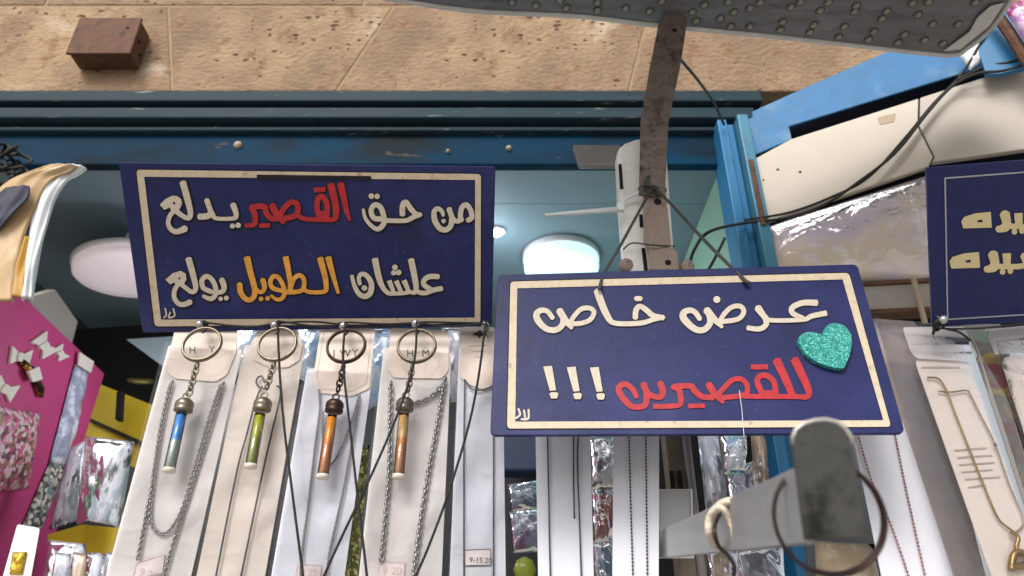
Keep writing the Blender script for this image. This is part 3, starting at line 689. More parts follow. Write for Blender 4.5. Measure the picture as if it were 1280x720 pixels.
W.S([(988, 160, 36), (1030, 330, 34), (1042, 450, 30), (1020, 512, 24), (900, 515, 24), (740, 510, 22), (660, 480, 24)], b1=False)
W.C([(880, 500), (850, 400), (862, 310), (900, 285), (935, 320), (955, 400), (945, 500)], 27).P([(870, 430), (950, 430), (955, 520), (875, 520)])
W.S([(822, 222), (932, 214)], 25)
W.C([(480, 475), (540, 380), (610, 340), (658, 375), (652, 455), (600, 490), (500, 505)], 27)
W.S([(402, 370, 34), (450, 470, 32), (512, 540, 22)], b1=False)
W.S([(450, 505, 28), (395, 505, 28), (345, 455, 28), (318, 385, 28), (185, 392, 28)], b0=False)
W.S([(200, 400, 28), (228, 460, 28), (232, 545, 26), (205, 570, 24), (138, 574, 22)], b0=False)
W.S([(275, 577), (380, 573)], 21)
W.build('red_word', LP, m_red, s1, outline=1.0, dx=.6, dy=.6)
W = Word().at(290, 310, 9)
W.S([(1083, 104, 36), (1130, 280, 28), (1198, 510, 18)])
W.S([(990, 110, 36), (1040, 290, 32), (1060, 420, 28), (1040, 490, 24), (870, 495, 23), (810, 462, 22)], b1=False)
W.S([(603, 98, 34), (640, 280, 30), (655, 420, 24), (640, 490, 20)], b1=False)
W.C([(655, 470), (700, 345), (760, 307), (808, 350), (808, 440), (760, 487), (600, 500)], 25)
W.C([(560, 480, 24), (460, 450, 26), (432, 380, 26), (465, 322, 26), (522, 332, 26), (575, 420, 26), (592, 510, 25), (560, 570, 23), (500, 577, 21), (445, 537, 16)], 26)
W.S([(345, 355, 30), (367, 430, 28), (347, 488, 24), (300, 490, 22), (250, 430, 22)], b1=False)
W.S([(168, 104, 38), (210, 280, 34), (255, 450, 32), (250, 540, 30), (200, 585, 28), (140, 560, 30), (97, 490, 32), (86, 405, 32)])
W.D(328, 572, 26).D(402, 566, 26)
W.build('amber_word', LP, m_yel, s1, outline=1.6, dx=.5, dy=.5)
# screw eyes along the bottom of the left sign
for (x, y) in ((255, 401), (347, 402), (432, 403), (521, 400), (607, 402)):
    p = LP.px(x, y, 0); mb = MB()
    mb.lathe([(.0016, 0), (.0016, .010)], p, LP.n, 8); mb.lathe([(.0042, .010), (.0048, .012), (.0035, .0145), (.001, .0155)], p, LP.n, 14)
    mb.build('screw', m_screw, s1, True)

# centre sign: hangs vertically from the strap, nearest to the viewer
CP = Plane(PD(613, 543, .717), PD(1132.7, 542, .717), PD(622, 343.6, .825))
s2 = sign_board('hanging_sign', CP, [(622, 343.6), (1071.5, 330), (1131.5, 541.5), (612.5, 544)], m_navy, 'navy sign with teal glitter heart and red Arabic word, hung on cords', .005, .007)
border(CP, [(638, 352), (1061, 341), (1113.6, 533.3), (633.8, 535.6)], [(646.5, 360.4), (1053, 349.2), (1104, 525.2), (644, 527)], 5, m_frame, s2)
W = Word().at(650, 350, 6.4)
W.S([(922, 305, 22), (928, 240, 22), (960, 210, 20), (1010, 240, 22), (1065, 285, 22), (1148, 302, 22)])
W.S([(1145, 300, 16), (1060, 318, 18), (960, 345, 20), (760, 345, 20), (700, 290, 26), (650, 180, 29), (618, 85, 30)], b0=False)
W.C([(932, 148), (960, 148)], 20)
W.S([(312, 240, 28), (365, 325, 26), (418, 388, 12)])
W.C([(400, 345), (432, 290), (490, 232), (558, 225), (592, 258), (560, 318), (480, 347), (385, 350)], 19)
W.C([(345, 290, 22), (340, 355, 23), (290, 398, 23), (210, 390, 24), (145, 325, 27), (132, 272, 25), (170, 242, 22), (220, 252, 20), (258, 300, 19)], 22)
W.build('white_word', CP, m_cream, s2, off=.0010, outline=.9, dx=.2, dy=.4); W = Word().at(840, 350, 5.333)
W.S([(968, 152, 21), (870, 152, 19), (802, 183, 19), (805, 222, 18), (870, 252, 14)], b1=False)
W.S([(1030, 220, 18), (930, 240, 17), (870, 264, 15), (650, 267, 15), (605, 230, 20), (572, 185, 25)])
W.S([(622, 250, 20), (626, 298, 18), (580, 326, 17), (500, 318, 16)], b0=False)
W.D(298, 130, 23)
W.C([(320, 272), (350, 222), (400, 180), (455, 175), (478, 212), (440, 260), (330, 278)], 16)
W.S([(228, 198, 25), (280, 260, 22), (336, 316, 10)])
W.C([(248, 235, 20), (252, 290, 20), (210, 332, 20), (150, 325, 21), (82, 262, 24), (75, 222, 22), (110, 202, 19), (150, 212, 18), (182, 255, 17)], 20)
W.build('white_word', CP, m_cream, s2, off=.0010, outline=.9, dx=.2, dy=.4)
for (dx_, dy_) in ((0, 0), (265, 8), (525, 12)):
    W = Word().at(660, 440, 9)
    W.P([(170+dx_, 163+dy_), (270+dx_, 155+dy_), (316+dx_, 430+dy_), (246+dx_, 436+dy_)])
    W.P([(240+dx_, 468+dy_), (262+dx_, 452+dy_), (322+dx_, 450+dy_), (342+dx_, 470+dy_), (326+dx_, 522+dy_), (260+dx_, 522+dy_)])
    W.build('exclamation_mark', CP, m_cream, s2, off=.0010, outline=.9, dx=.2, dy=.4)
W = Word().at(600, 470, 8)
W.C([(385, 330), (400, 385), (362, 420)], 10).C([(440, 345), (452, 415)], 10).C([(485, 338), (482, 425), (415, 432)], 10)
W.build('small_signature', CP, m_cream, s2)
W = Word().at(760, 440, 9)
W.C([(430, 480, 34), (432, 560, 34), (390, 610, 33), (262, 608, 33), (155, 500, 35), (118, 420, 34), (155, 368, 33), (215, 368, 32), (285, 430, 30), (318, 500, 26)], 34)
W.S([(395, 358, 38), (445, 465, 34), (530, 502, 32), (600, 500, 32), (612, 430, 36), (588, 350, 38)])
W.S([(730, 392, 32), (795, 425, 34), (818, 540, 32), (780, 602, 28), (510, 612, 28)])
W.S([(745, 385, 30), (925, 382, 32), (972, 432, 34), (1055, 500, 32), (1170, 512, 32)], b1=False)
W.S([(905, 608), (1085, 602)], 25)
W.S([(1130, 360, 40), (1200, 470, 36), (1300, 570, 20)])
W.at(890, 440, 9)
W.C([(60, 490), (150, 385), (240, 310), (340, 310), (395, 390), (360, 480), (100, 515)], 29)
W.C([(360, 495), (560, 500), (880, 500), (1060, 505)], 28)
W.C([(570, 480), (508, 340), (535, 272), (615, 268), (695, 335), (715, 470)], 32).P([(545, 430), (735, 430), (740, 510), (550, 510)])
W.S([(438, 168), (625, 166)], 29)
W.S([(722, 88, 48), (820, 290, 44), (905, 490, 38)], b1=False)
W.S([(925, 76, 48), (1020, 280, 44), (1085, 430, 38), (1068, 505, 28), (960, 500, 26)], b1=False)
W.build('red_word', CP, m_red, s2)
hp = [(840+x/5.333, 350+y/5.333) for x, y in ((838, 405), (848, 372), (885, 350), (935, 343), (985, 358), (1002, 368), (1008, 335), (1030, 302), (1070, 284), (1120, 290), (1165, 315), (1195, 360), (1201, 420), (1184, 500), (1147, 592), (1060, 580), (960, 545), (885, 490))]
MB().slab(rounded([CP.px(x, y, .0062) for x, y in hp], .003, 3), CP.n, .0055).build('glitter_heart', [m_heart], s2, bevel=.0008)
# suspension cords of the centre sign
hs = thing('suspension_cord', PY(822, 240, .85), 'dark cord tied to the strap holding the heart sign', 'cord')
MB().tube(smoothpath([PY(816, 234, .851), PY(800, 262, .82), PY(776, 306, .77), PY(756, 340, .725), CP.px(750, 358, .006), CP.px(749, 362, .004)], 6), .0019, 8).build('cord_strand', m_gcord, hs, True)
MB().tube(smoothpath([PY(818, 234, .851), PY(845, 262, .81), PY(880, 300, .765), PY(915, 335, .722), CP.px(933, 352, .006), CP.px(936, 353, .004)], 6), .0021, 8).build('cord_strand', m_gcord, hs, True)
kn = MB()
for k in range(5):
    a = [PY(799 + random.uniform(-1, 3), 236 + k*1.2, .862), PY(812 + random.uniform(-4, 4), 232 + k*2.2, .850), PY(832, 236 + k*.8, .862)]
    kn.tube(smoothpath(a, 6), .0017, 7)
kn.tube(smoothpath([PY(818, 236, .848), PY(806, 228, .845), PY(812, 220, .846), PY(809, 234, .846)], 6), .0015, 6)
kn.build('knot', m_gcord, hs, True)
tag(MB().tube([CP.px(924, 488, .003), CP.px(927, 510, .0035), CP.px(930, 545, .003)], .0003, 5).build('thread', m_tie), 'fine pale thread dangling over the heart sign', 'thread')

# right sign, cut by the photo's edge
RP = Plane(PD(1158, 209.5, .78), PD(1400, 190, .78), PD(1165, 408, .82))
s3 = sign_board('hanging_sign', RP, [(1158, 209.5), (1405, 190), (1405, 395), (1165.5, 409)], m_navy2, 'deep navy sign with thin pale border, cut by the right edge', .004, .003)
border(RP, [(1180, 222), (1390, 206), (1385, 388), (1183.5, 400)], [(1182, 223.8), (1388, 208), (1383, 386), (1185.2, 398.3)], 1.2, m_line, s3, outline=.2)
for (ox, oy) in ((0, 0), (-46, 157)):
    W = Word().at(1150, 190, 3.13)
    W.P([(160+ox, 272+oy), (172+ox, 254+oy), (215+ox, 240+oy), (276+ox, 234+oy), (280+ox, 296+oy), (168+ox, 299+oy)])
    W.H(228+ox, 271+oy, 5).H(238+ox, 270+oy, 6)
    W.S([(330+ox, 240+oy, 20), (338+ox, 292+oy, 16), (302+ox, 302+oy, 13)])
    W.S([(325+ox, 290+oy, 11), (450+ox, 288+oy, 11), (452+ox, 246+oy, 16)], b0=False)
    W.S([(384+ox, 240+oy, 17), (386+ox, 288+oy, 14)], b1=False)
    W.S([(450+ox, 288+oy, 11), (560+ox, 284+oy, 11), (560+ox, 240+oy, 16)], b0=False)
    W.D(368+ox, 312+oy, 11).D(398+ox, 309+oy, 11)
    W.build('tan_word', RP, m_tan, s3)
for (x, y) in ((1171, 396), (1281, 392)):
    p = RP.px(x, y, 0); mb = MB(); mb.lathe([(.0016, 0), (.0016, .010)], p, RP.n, 8); mb.lathe([(.0042, .010), (.0050, .012), (.0036, .015), (.001, .016)], p, RP.n, 14)
    mb.build('screw', m_screw, s3, True)

# ================================================================== CARDS, NECKLACES, KEY RINGS
def ln(y, a, b): t = (y - a[1]) / (b[1] - a[1]); return a[0] + (b[0]-a[0])*t
def card(Y, body, mat, label, header=None, hmat=None, sleeve=True, group='jewellery cards hanging under the signs', r=.004):
    P = VP(Y); pts = [P.px(x, y) for x, y in body]
    c = (pts[-1] + pts[-2]) / 2
    t = thing('jewellery_card', c, label, 'card', group)
    MB().slab(rounded(pts, r, 3), FN, .0012).build('backing', mat, t)
    if header:
        MB().slab(rounded([P.px(x, y, .0022) for x, y in header], .003, 3), FN, .001).build('header', hmat or m_head, t)
    if sleeve:
        cx = sum(p.x for p in pts)/len(pts); cz = sum(p.z for p in pts)/len(pts)
        q = [Vector((cx + (p.x-cx)*1.035, Y - .0062, cz + (p.z-cz)*1.005)) for p in pts]
        # gently wavy film
        TL, TR, BR, BL = q[0], q[1], q[-2], q[-1]; v = []; f = []; nx, ny = 10, 24
        for j in range(ny+1):
            for i in range(nx+1):
                s_, t_ = i/nx, j/ny; p = TL.lerp(TR, s_).lerp(BL.lerp(BR, s_), t_)
                v.append(p + FN * (.0005*math.sin(s_*7 + t_*13 + Y*50) + .0004*math.sin(t_*29 + s_*4)))
        for j in range(ny):
            for i in range(nx): a = j*(nx+1)+i; f.append([a, a+1, a+nx+2, a+nx+1])
        obj('sleeve', v, f, m_sleeve, t, True)
    return t, P
def sticker(t, P, quad, txt, ink, off=.0018, body=None):
    MB().slab([P.px(x, y, off) for x, y in quad], FN, .0003).build('price_sticker', body or m_sticker, t)
    (x0, y0), (x1, y1), (x2, y2), (x3, y3) = quad
    for (a, b_) in (((x0, y0), (x1, y1)), ((x3, y3), (x2, y2)), ((x0, y0), (x3, y3)), ((x1, y1), (x2, y2))):
        obj('sticker_line', MB().tube([P.px(*a, off+.0003), P.px(*b_, off+.0003)], .0004, 4).v, MB().tube([P.px(*a, off+.0003), P.px(*b_, off+.0003)], .0004, 4).f, ink, t)
    ang = math.atan2(-(y1-y0), x1-x0)
    text_mesh(txt, P, x3 + (x2-x3)*.14 + 1.5, y3 + (y2-y3)*.14 - (y3-y0)*.22, (y3-y0)*.5 if len(txt) < 5 else (y3-y0)*.34, ink, t, off + .0006, 'price_digits', ang)
Y0 = .768
c1, P1 = card(Y0, [(211, 431), (303, 437), (223, 790), (114, 790)], m_card, 'leftmost white card, behind the blue-vial key ring',
     [(221, 402), (297, 409), (295, 440), (284, 468), (270, 477), (218, 473), (207, 462)])
c2, P2 = card(Y0 + .004, [(306, 431), (382, 430), (319, 790), (231, 790)], m_cardw, 'warm white card, behind the green-vial key ring',
     [(324, 411), (371, 411), (379, 430), (374, 450), (360, 459), (338, 459), (318, 450), (313, 430)])
c3, P3 = card(Y0, [(384, 460), (466, 466), (421, 790), (327, 790)], m_cardb, 'white card with framed ivory header printed I W Y',
     [(401, 409), (469, 411), (462, 485), (440, 495), (400, 491), (391, 475)])
c4_, P4 = card(Y0 + .003, [(480, 434), (564, 440), (549, 790), (441, 790)], m_card, 'white card printed H M on its header',
     [(489, 410), (561, 413), (561, 462), (552, 473), (492, 472), (484, 460)])
c5, P5 = card(Y0 + .012, [(575, 412), (628, 412), (633, 790), (559, 790)], m_cardb, 'white card left of the heart sign, with a clear price sticker',
     [(577, 408), (618, 409), (620, 484), (606, 488), (586, 480), (574, 470)])
c6, P6 = card(.80, [(669, 520), (737, 520), (744, 790), (674, 790)], m_cardb, 'white strip card under the heart sign with thin plain chain', sleeve=False)
c7, P7 = card(.79, [(767, 520), (824, 520), (823, 790), (765, 790)], m_cardb, 'white strip card with two dark beaded lines beside the steel post', sleeve=False)
c8, P8 = card(.80, [(1062, 525), (1128, 525), (1215, 790), (1116, 790)], m_cardb, 'white card with rose beaded chain right of the metal hook', sleeve=False)
for (tt, P, q, s_) in ((c1, P1, [(171, 704), (206, 693), (203, 716), (166, 724)], '9 20'), (c3, P3, [(372, 706), (402, 706), (400, 724), (369, 724)], '9 20'), (c4_, P4, [(474, 703), (506, 703), (505, 722), (472, 722)], '9 20')):
    sticker(tt, P, q, s_, m_pinkink)
sticker(c5, P5, [(580, 687.5), (613, 686), (614, 706), (580, 707)], '9-15.20', m_ink)
obj('sticker_base', MB().slab([P5.px(x, y, .0018) for x, y in ((580, 709), (614, 709), (614, 730), (580, 730))], FN, .0003).v, MB().slab([P5.px(x, y, .0018) for x, y in ((580, 709), (614, 709), (614, 730), (580, 730))], FN, .0003).f, m_paper, c5)
for (tt, P, arr) in ((c1, P1, [('H', 236, 442), ('Y', 261, 441)]), (c3, P3, [('I', 416, 446), ('W', 425, 446), ('Y', 440, 445)]), (c4_, P4, [('H', 508, 446), ('M', 527, 446)])):
    for (s_, x, y) in arr: text_mesh(s_, P, x, y, 9, m_ink, tt, .0026)
# ruled frame on the third header, tiny heart marks and the fifth header's ornament
fr = [(405, 414), (464, 416), (458, 480), (440, 489), (402, 486), (396, 472)]
obj('header_rule', *(lambda b: (b.v, b.f))(MB().tube([P3.px(x, y, .0024) for x, y in fr], .0003, 5, True)), m_faint, c3)
MB().slab([P5.px(x, y, .0026) for x, y in ((590, 418), (598, 414), (600, 412), (602, 415), (609, 418), (602, 420), (599, 423), (597, 420))], FN, .0002).build('header_ornament', m_ink, c5)
for k in range(3): obj('header_line', *(lambda b: (b.v, b.f))(MB().slab([P5.px(586 + k*3, 432 + k*7, .0026), P5.px(608 - k*2, 431 + k*7, .0026), P5.px(608 - k*2, 432.2 + k*7, .0026), P5.px(586 + k*3, 433.2 + k*7, .0026)], FN, .0002)), m_faint, c5)
def necklace(label, mat, Y, paths, link=.0042, wire=.0007, kind='chain', step=.0042, r=.0013, group='necklaces displayed on the cards'):
    mb = MB()
    for p in paths:
        q = [PY(x, y, Y) for x, y in p]
        if kind == 'chain': chain_mb(mb, q, link, wire)
        elif kind == 'cord': mb.tube(smoothpath(q, 6), wire, 7)
        else: beads_mb(mb, q, step, r); mb.tube(smoothpath(q, 6), .0004, 5)
    o = mb.build('necklace', mat, None, True)
    return tag(o, label, 'necklace', group)
necklace('silver rope necklace with double loop on the card behind the blue vial', m_chain, Y0 - .0045, [
    [(216, 476), (205, 520), (193, 590), (184, 640), (178, 670), (172, 702)],
    [(213, 480), (200, 540), (190, 615), (188, 648), (194, 662), (205, 667), (216, 658), (229, 632), (246, 575), (262, 520), (277, 478)],
    [(280, 478), (264, 530), (242, 600), (223, 660), (205, 720), (196, 750)]], .0042, .0009)
necklace('thin dark cord necklace on the warm white card', m_bead, Y0 - .001, [
    [(328, 482), (320, 500), (308, 545), (296, 590), (270, 720), (262, 760)], [(346, 482), (351, 492), (340, 540), (328.6, 590), (301.5, 720), (293, 760)],
    [(330, 486), (322, 482), (321, 474), (327, 470), (331, 478)]], kind='cord', wire=.0010)
necklace('fine silver chain with clasp on the card printed I W Y', m_chain, Y0 - .0045, [
    [(399, 487), (400, 512), (394, 560), (388, 612), (383, 652), (378, 690), (374, 760)], [(404, 515), (404, 550), (407, 575), (414, 580), (426, 562), (440, 525), (449, 494)],
    [(450, 494), (440, 555), (430, 610), (419, 660), (411, 700), (404, 760)]], .0034, .0007)
necklace('chunky twisted silver chain on the card printed H M', m_chain, Y0 - .002, [
    [(489, 478), (488, 530), (487, 590), (482, 650), (477, 702)], [(557, 472), (549, 520), (538, 580), (528, 640), (518, 715), (512, 760)], [(515, 505), (530, 500), (543, 492), (553, 480)]], .0062, .0013)
necklace('plain thin steel chain on the card beside the heart sign', m_bead, Y0 + .008, [[(581, 474), (580, 560), (580, 640), (580, 760)], [(617, 482), (617, 560), (617, 640), (617, 760)], [(581, 474), (590, 486), (603, 487), (617, 482)]], kind='cord', wire=.0009)
necklace('plain grey chain with clasp on the strip card under the heart sign', m_bead, .797, [[(684, 535), (686, 620), (687, 680), (689, 760)], [(723, 540), (722, 580), (724, 640), (726, 700), (728, 760)], [(717, 545), (717, 600), (718, 648)]], kind='cord', wire=.0009)
necklace('black beaded chain on the strip card by the steel post', m_bead, .787, [[(786, 535), (788, 620), (791, 720), (792, 760)], [(807, 535), (808, 620), (809, 720), (810, 760)]], kind='beads', step=.0036, r=.0012)
necklace('rose and silver beaded chain on the card right of the hook', m_rbead, .796, [[(1070, 535), (1089, 600), (1111, 650), (1133, 712), (1146, 760)], [(1118, 540), (1130, 600), (1143, 660), (1156, 720), (1162, 760)]], kind='beads', step=.0038, r=.0014)
# right-hand packed necklaces
t9, P9 = card(.775, [(1142, 447), (1212, 450), (1300, 700), (1318, 790), (1264, 790)], m_cardi, 'ivory card with thin gold necklace in a clear bag', None, None, False, r=.01)
b9 = [(1094, 398), (1206, 408), (1262, 505), (1345, 790), (1212, 790)]
MB().slab([P9.px(x, y, -.006) for x, y in b9], FN, .0008).build('bag_back', m_bagmilk, t9)
MB().slab(rounded([P9.px(x, y, .0035) for x, y in [(1128, 409), (1206, 408), (1222, 446), (1214, 452), (1146, 448), (1138, 440)]], .004), FN, .0006).build('bag_header', m_card, t9)
puff('bag_film', [P9.px(1096, 402, .012), P9.px(1214, 412, .012), P9.px(1340, 790, .012), P9.px(1214, 790, .012)], .004, m_sleeve2, t9, 12, 24, .015, 9)
for k, (x0, y0, x1) in enumerate(((1192, 562, 1232), (1196, 571, 1240), (1199, 580, 1243), (1202, 589, 1240), (1206, 598, 1250), (1210, 608, 1232))):
    MB().slab([P9.px(x0, y0, .0012), P9.px(x1, y0 - 3, .0012), P9.px(x1 + .6, y0 - 1.2, .0012), P9.px(x0 + .6, y0 + 1.8, .0012)], FN, .0002).build('printed_line', m_faint, t9)
for (x0, y0, x1) in ((1152, 458, 1200), ):
    MB().slab([P9.px(x0, y0, .0012), P9.px(x1, y0, .0012), P9.px(x1, y0 + 2, .0012), P9.px(x0, y0 + 2, .0012)], FN, .0002).build('printed_line', m_faint, t9)
nk = thing('necklace', PY(1270, 700, .771), 'thin gold necklace with letter pendant on the ivory card', 'necklace', 'necklaces displayed on the cards')
MB().tube(smoothpath([PY(x, y, .771) for x, y in ((1159, 472), (1172, 473), (1182, 486), (1192, 512), (1203, 540), (1227, 600), (1240, 632), (1249, 650), (1258, 658), (1266, 664))]), .0011, 7).build('chain_strand', m_gchain, nk, True)
MB().tube(smoothpath([PY(x, y, .771) for x, y in ((1173, 489), (1190, 490), (1208, 488), (1214, 496), (1228, 524), (1244, 556), (1262, 607), (1279, 647), (1276, 660), (1268, 666))]), .0010, 7).build('chain_strand', m_gchain, nk, True)
MB().lathe([(.001, -.0016), (.0022, 0), (.001, .0016)], PY(1244, 556, .769), Vector((0, -1, 0)), 10).build('charm_bead', m_ink, nk)
mb = MB(); mb.tube(smoothpath([PY(x, y, .768) for x, y in ((1264, 664), (1272, 672), (1270, 684), (1276, 694))]), .0024, 8)
mb.tube(smoothpath([PY(x, y, .768) for x, y in ((1262, 706), (1272, 708), (1284, 704), (1284, 694), (1272, 690), (1266, 696), (1264, 712))]), .0036, 8)
mb.build('letter_pendant', m_gchain, nk, True)
t10, P10 = card(.775, [(1250, 446), (1330, 440), (1420, 790), (1360, 790)], m_cardi, 'ivory card in a clear bag at the right edge', None, None, False, r=.012)
MB().slab([P10.px(x, y, .003) for x, y in [(1231, 412), (1330, 402), (1345, 436), (1244, 443)]], FN, .0006).build('bag_header', m_card, t10)
puff('bag_film', [P10.px(1232, 414, .012), P10.px(1330, 404, .012), P10.px(1440, 790, .012), P10.px(1352, 790, .012)], .004, m_sleeve2, t10, 12, 24, .015, 19)
m_strip = M('patterned_grey_print', (128, 122, 116), .5, 0, .2, 40, .1, 60, vor=([(128, 130, 126), (132, 120, 112), (150, 72, 84), (120, 150, 128), (190, 160, 90), (120, 116, 112), (140, 130, 124)], 70), stretch=(.5, 1, 1), coat=.4)
tag(MB().slab([PY(x, y, .80) for x, y in ((1200, 405), (1250, 405), (1300, 560), (1380, 790), (1290, 790))], FN, .002).build('printed_backing_sheet', m_strip), 'grey sheet printed with red and green patches behind the ivory cards', 'sheet')
m_greysheet = M('hazy_grey_wrap', (196, 186, 180), .5, 0, .2, 9, .2, 30, [((170, 138, 140), 7, .5, .66), ((128, 136, 146), 10, .54, .68), ((222, 214, 206), 16, .58, .7)], coat=.2)
tag(puff('wrapped_bundle', [PY(1082, 398, .83), PY(1150, 402, .83), PY(1250, 790, .83), PY(1150, 790, .83)], .006, m_greysheet, None, 8, 20, .3, 4), 'hazy grey wrapped bundle behind the gold necklace bag', 'bundle')

# vial key rings
m_cork = m_dchain
def vial_mat(name, top, bot, split, sc=300):
    m = M(name, top, .3, 0, .2, sc, .1, 300, coat=.6); nt = m.node_tree; N = nt.nodes; L = nt.links; b = N['Principled BSDF']
    tc = N.new('ShaderNodeTexCoord'); sx = N.new('ShaderNodeSeparateXYZ'); L.new(tc.outputs['Object'], sx.inputs[0])
    mr = N.new('ShaderNodeMapRange'); mr.inputs[1].default_value = split + .002; mr.inputs[2].default_value = split - .002; L.new(sx.outputs[2], mr.inputs[0])
    old = b.inputs['Base Color'].links[0].from_socket
    v = N.new('ShaderNodeTexNoise'); v.inputs['Scale'].default_value = 260; v.inputs['Detail'].default_value = 5; L.new(tc.outputs['Object'], v.inputs['Vector'])
    r = N.new('ShaderNodeValToRGB'); r.color_ramp.elements[0].position = .38; r.color_ramp.elements[1].position = .66
    r.color_ramp.elements[0].color = tuple(x*.78 for x in lin(bot)[:3]) + (1,); r.color_ramp.elements[1].color = lin(bot); L.new(v.outputs['Fac'], r.inputs[0])
    mx = N.new('ShaderNodeMix'); mx.data_type = 'RGBA'; L.new(mr.outputs[0], mx.inputs[0]); L.new(old, mx.inputs[6]); L.new(r.outputs[0], mx.inputs[7]); L.new(mx.outputs[2], b.inputs['Base Color'])
    return m
KY = .744
def keyring(rc, ctop, cbot, cap, t0, t1, mat, label, bronze, rw=23.5):
    c = PY(*rc, KY); t = thing('key_ring', PY(*t1, KY), label, 'key ring', 'vial key rings hanging from the screws')
    rr_ = (PY(rc[0]+rw, rc[1], KY) - c).length
    mb = MB(); e1 = Vector((1, .0, 0)); e2 = Vector((0, .12, 1)).normalized()
    mb.ring(c, e1, e2, rr_, .0015, 44, 7); mb.ring(c + Vector((0, -.0022, .0006)), e1, e2, rr_*.985, .0014, 44, 7); mb.build('split_ring', bronze, t, True)
    mb = MB(); chain_mb(mb, [PY(*ctop, KY), PY((ctop[0]+cbot[0])/2, (ctop[1]+cbot[1])/2, KY), PY(*cbot, KY)], .0085, .0012, 12); mb.build('link_chain', bronze, t, True)
    a = PY(*t0, KY); b_ = PY(*t1, KY); ax = (b_ - a).normalized(); L_ = (b_ - a).length
    cp_ = PY(*cap, KY); r = .0058
    MB().lathe([(.002, -.010), (.0066, -.0085), (.0094, -.005), (.0097, -.001), (.0086, .0005), (.0096, .0015), (.0096, .0042), (.0076, .0055)], cp_, ax, 24).build('cap', bronze, t, True)
    MB().ring(cp_ - ax*.0125, Vector((1, 0, 0)), ax, .0034, .0010, 18, 6).build('eyelet', bronze, t, True)
    MB().lathe([(r, .0), (r, L_*.97), (r*.9, L_)], a, ax, 24).build('glass_vial', m_glass, t, True)
    li = MB().lathe([(r*.5, .001), (r*.78, .002), (r*.78, L_*.9), (r*.5, L_*.92)], a, ax, 24).build('vial_filling', mat, t, True)
    MB().lathe([(r*1.08, 0), (r*1.12, .001), (r*1.1, .004), (r*.6, .005)], b_ - ax*.004, ax, 24).build('vial_base', M('vial_base_tint', (222, 208, 196), .2, 0, .1, 100, coat=.5), t, True)
    return t
keyring((253, 431), (247, 454), (236, 494), (230, 509), (227, 517), (211, 590), vial_mat('blue_and_grey_filling', (60, 140, 214), (176, 190, 178), .0), 'bronze key ring with a blue glass vial', m_dchain)
keyring((347, 431), (343, 453), (332, 490), (328, 508), (325, 518), (313, 585), vial_mat('olive_filling', (166, 170, 34), (160, 164, 40), .004, 200), 'bronze key ring with an olive green vial', m_dchain)
keyring((433, 433), (430, 456), (421, 494), (418, 510), (415, 520), (403, 598), vial_mat('amber_filling', (220, 138, 26), (212, 122, 30), .004, 200), 'dark key ring with a deep amber vial', M('blackened_bronze', (72, 58, 50), .4, .8, .3, 200))
keyring((521, 433), (516, 456), (509, 494), (506, 508), (505, 518), (498, 598), vial_mat('honey_filling', (206, 168, 100), (206, 128, 48), .006), 'pewter key ring with a pale honey vial', M('pewter', (122, 112, 100), .38, .8, .3, 200))
# black strings
SY = .728
def string(label, pts, r=.0013, Y=SY): return tag(MB().tube(smoothpath([PY(x, y, Y) for x, y in pts], 6), r, 7).build('string', m_cord, None, True), label, 'string', 'black strings hanging from the left sign')
string('black string falling from the green-vial screw to the bottom', [(347, 402), (350, 470), (356, 540), (366, 620), (379, 722), (384, 770)])
string('black string falling from the amber-vial screw, crossing another', [(432, 403), (429, 452), (437, 530), (447, 620), (459, 722), (464, 770)])
string('black string slanting down left from the honey-vial screw', [(521, 402), (518, 450), (500, 510), (466, 590), (430, 665), (404, 722), (384, 770)])
string('black string slanting down left along the card beside the heart sign', [(607, 403), (598, 472), (585, 535), (561, 615), (535, 685), (518, 724), (500, 770)])
hl = thing('tie_string', LP.px(430, 405, .012), 'black string tied from screw to screw under the left sign', 'string')
MB().tube(smoothpath([LP.px(x, y, .008) for x, y in ((255, 403), (290, 407), (320, 408), (347, 404), (390, 402), (432, 406), (470, 409), (521, 403), (560, 403), (607, 404))], 6), .0012, 7).build('string_strand', m_cord, hl, True)
MB().tube(smoothpath([LP.px(x, y, .010) for x, y in ((347, 401), (380, 406), (410, 408), (432, 403), (480, 405), (521, 404), (565, 408), (607, 403))], 6), .0011, 7).build('string_strand', m_cord, hl, True)
for (x, y) in ((256, 406), (347, 407), (432, 409), (521, 407), (606, 405)):
    mb = MB(); p = LP.px(x, y, .010)
    for k in range(4):
        mb.ring(p + Vector((random.uniform(-.001, .001), random.uniform(-.002, .002), random.uniform(-.003, .002))), Vector((1, 0, random.uniform(-.5, .5))).normalized(), Vector((random.uniform(-.4, .4), -1, .2)).normalized(), .003, .0011, 14, 6)
    mb.tube(smoothpath([p, p + Vector((.004, -.002, -.006)), p + Vector((.001, -.003, -.012))]), .001, 6)
    mb.build('knot', m_cord, hl, True)
hr = thing('tie_string', RP.px(1175, 402, .01), 'black string knotted to the screw of the right-hand sign', 'string')
MB().tube(smoothpath([RP.px(x, y, .010) for x, y in ((1168, 412), (1166, 418), (1168, 408), (1172, 400), (1180, 410), (1196, 414), (1206, 420), (1213, 426))], 6), .0013, 7).build('string_strand', m_cord, hr, True)
MB().tube(smoothpath([RP.px(x, y, .010) for x, y in ((1170, 410), (1200, 411), (1240, 409), (1282, 404))], 6), .0011, 7).build('string_strand', m_cord, hr, True)
mb = MB()
for k in range(4): mb.ring(RP.px(1170, 405 + k*2, .010), Vector((1, 0, .3 - .2*k)).normalized(), Vector((0, -1, .3)).normalized(), .0028, .0012, 14, 6)
mb.build('knot', m_cord, hr, True)
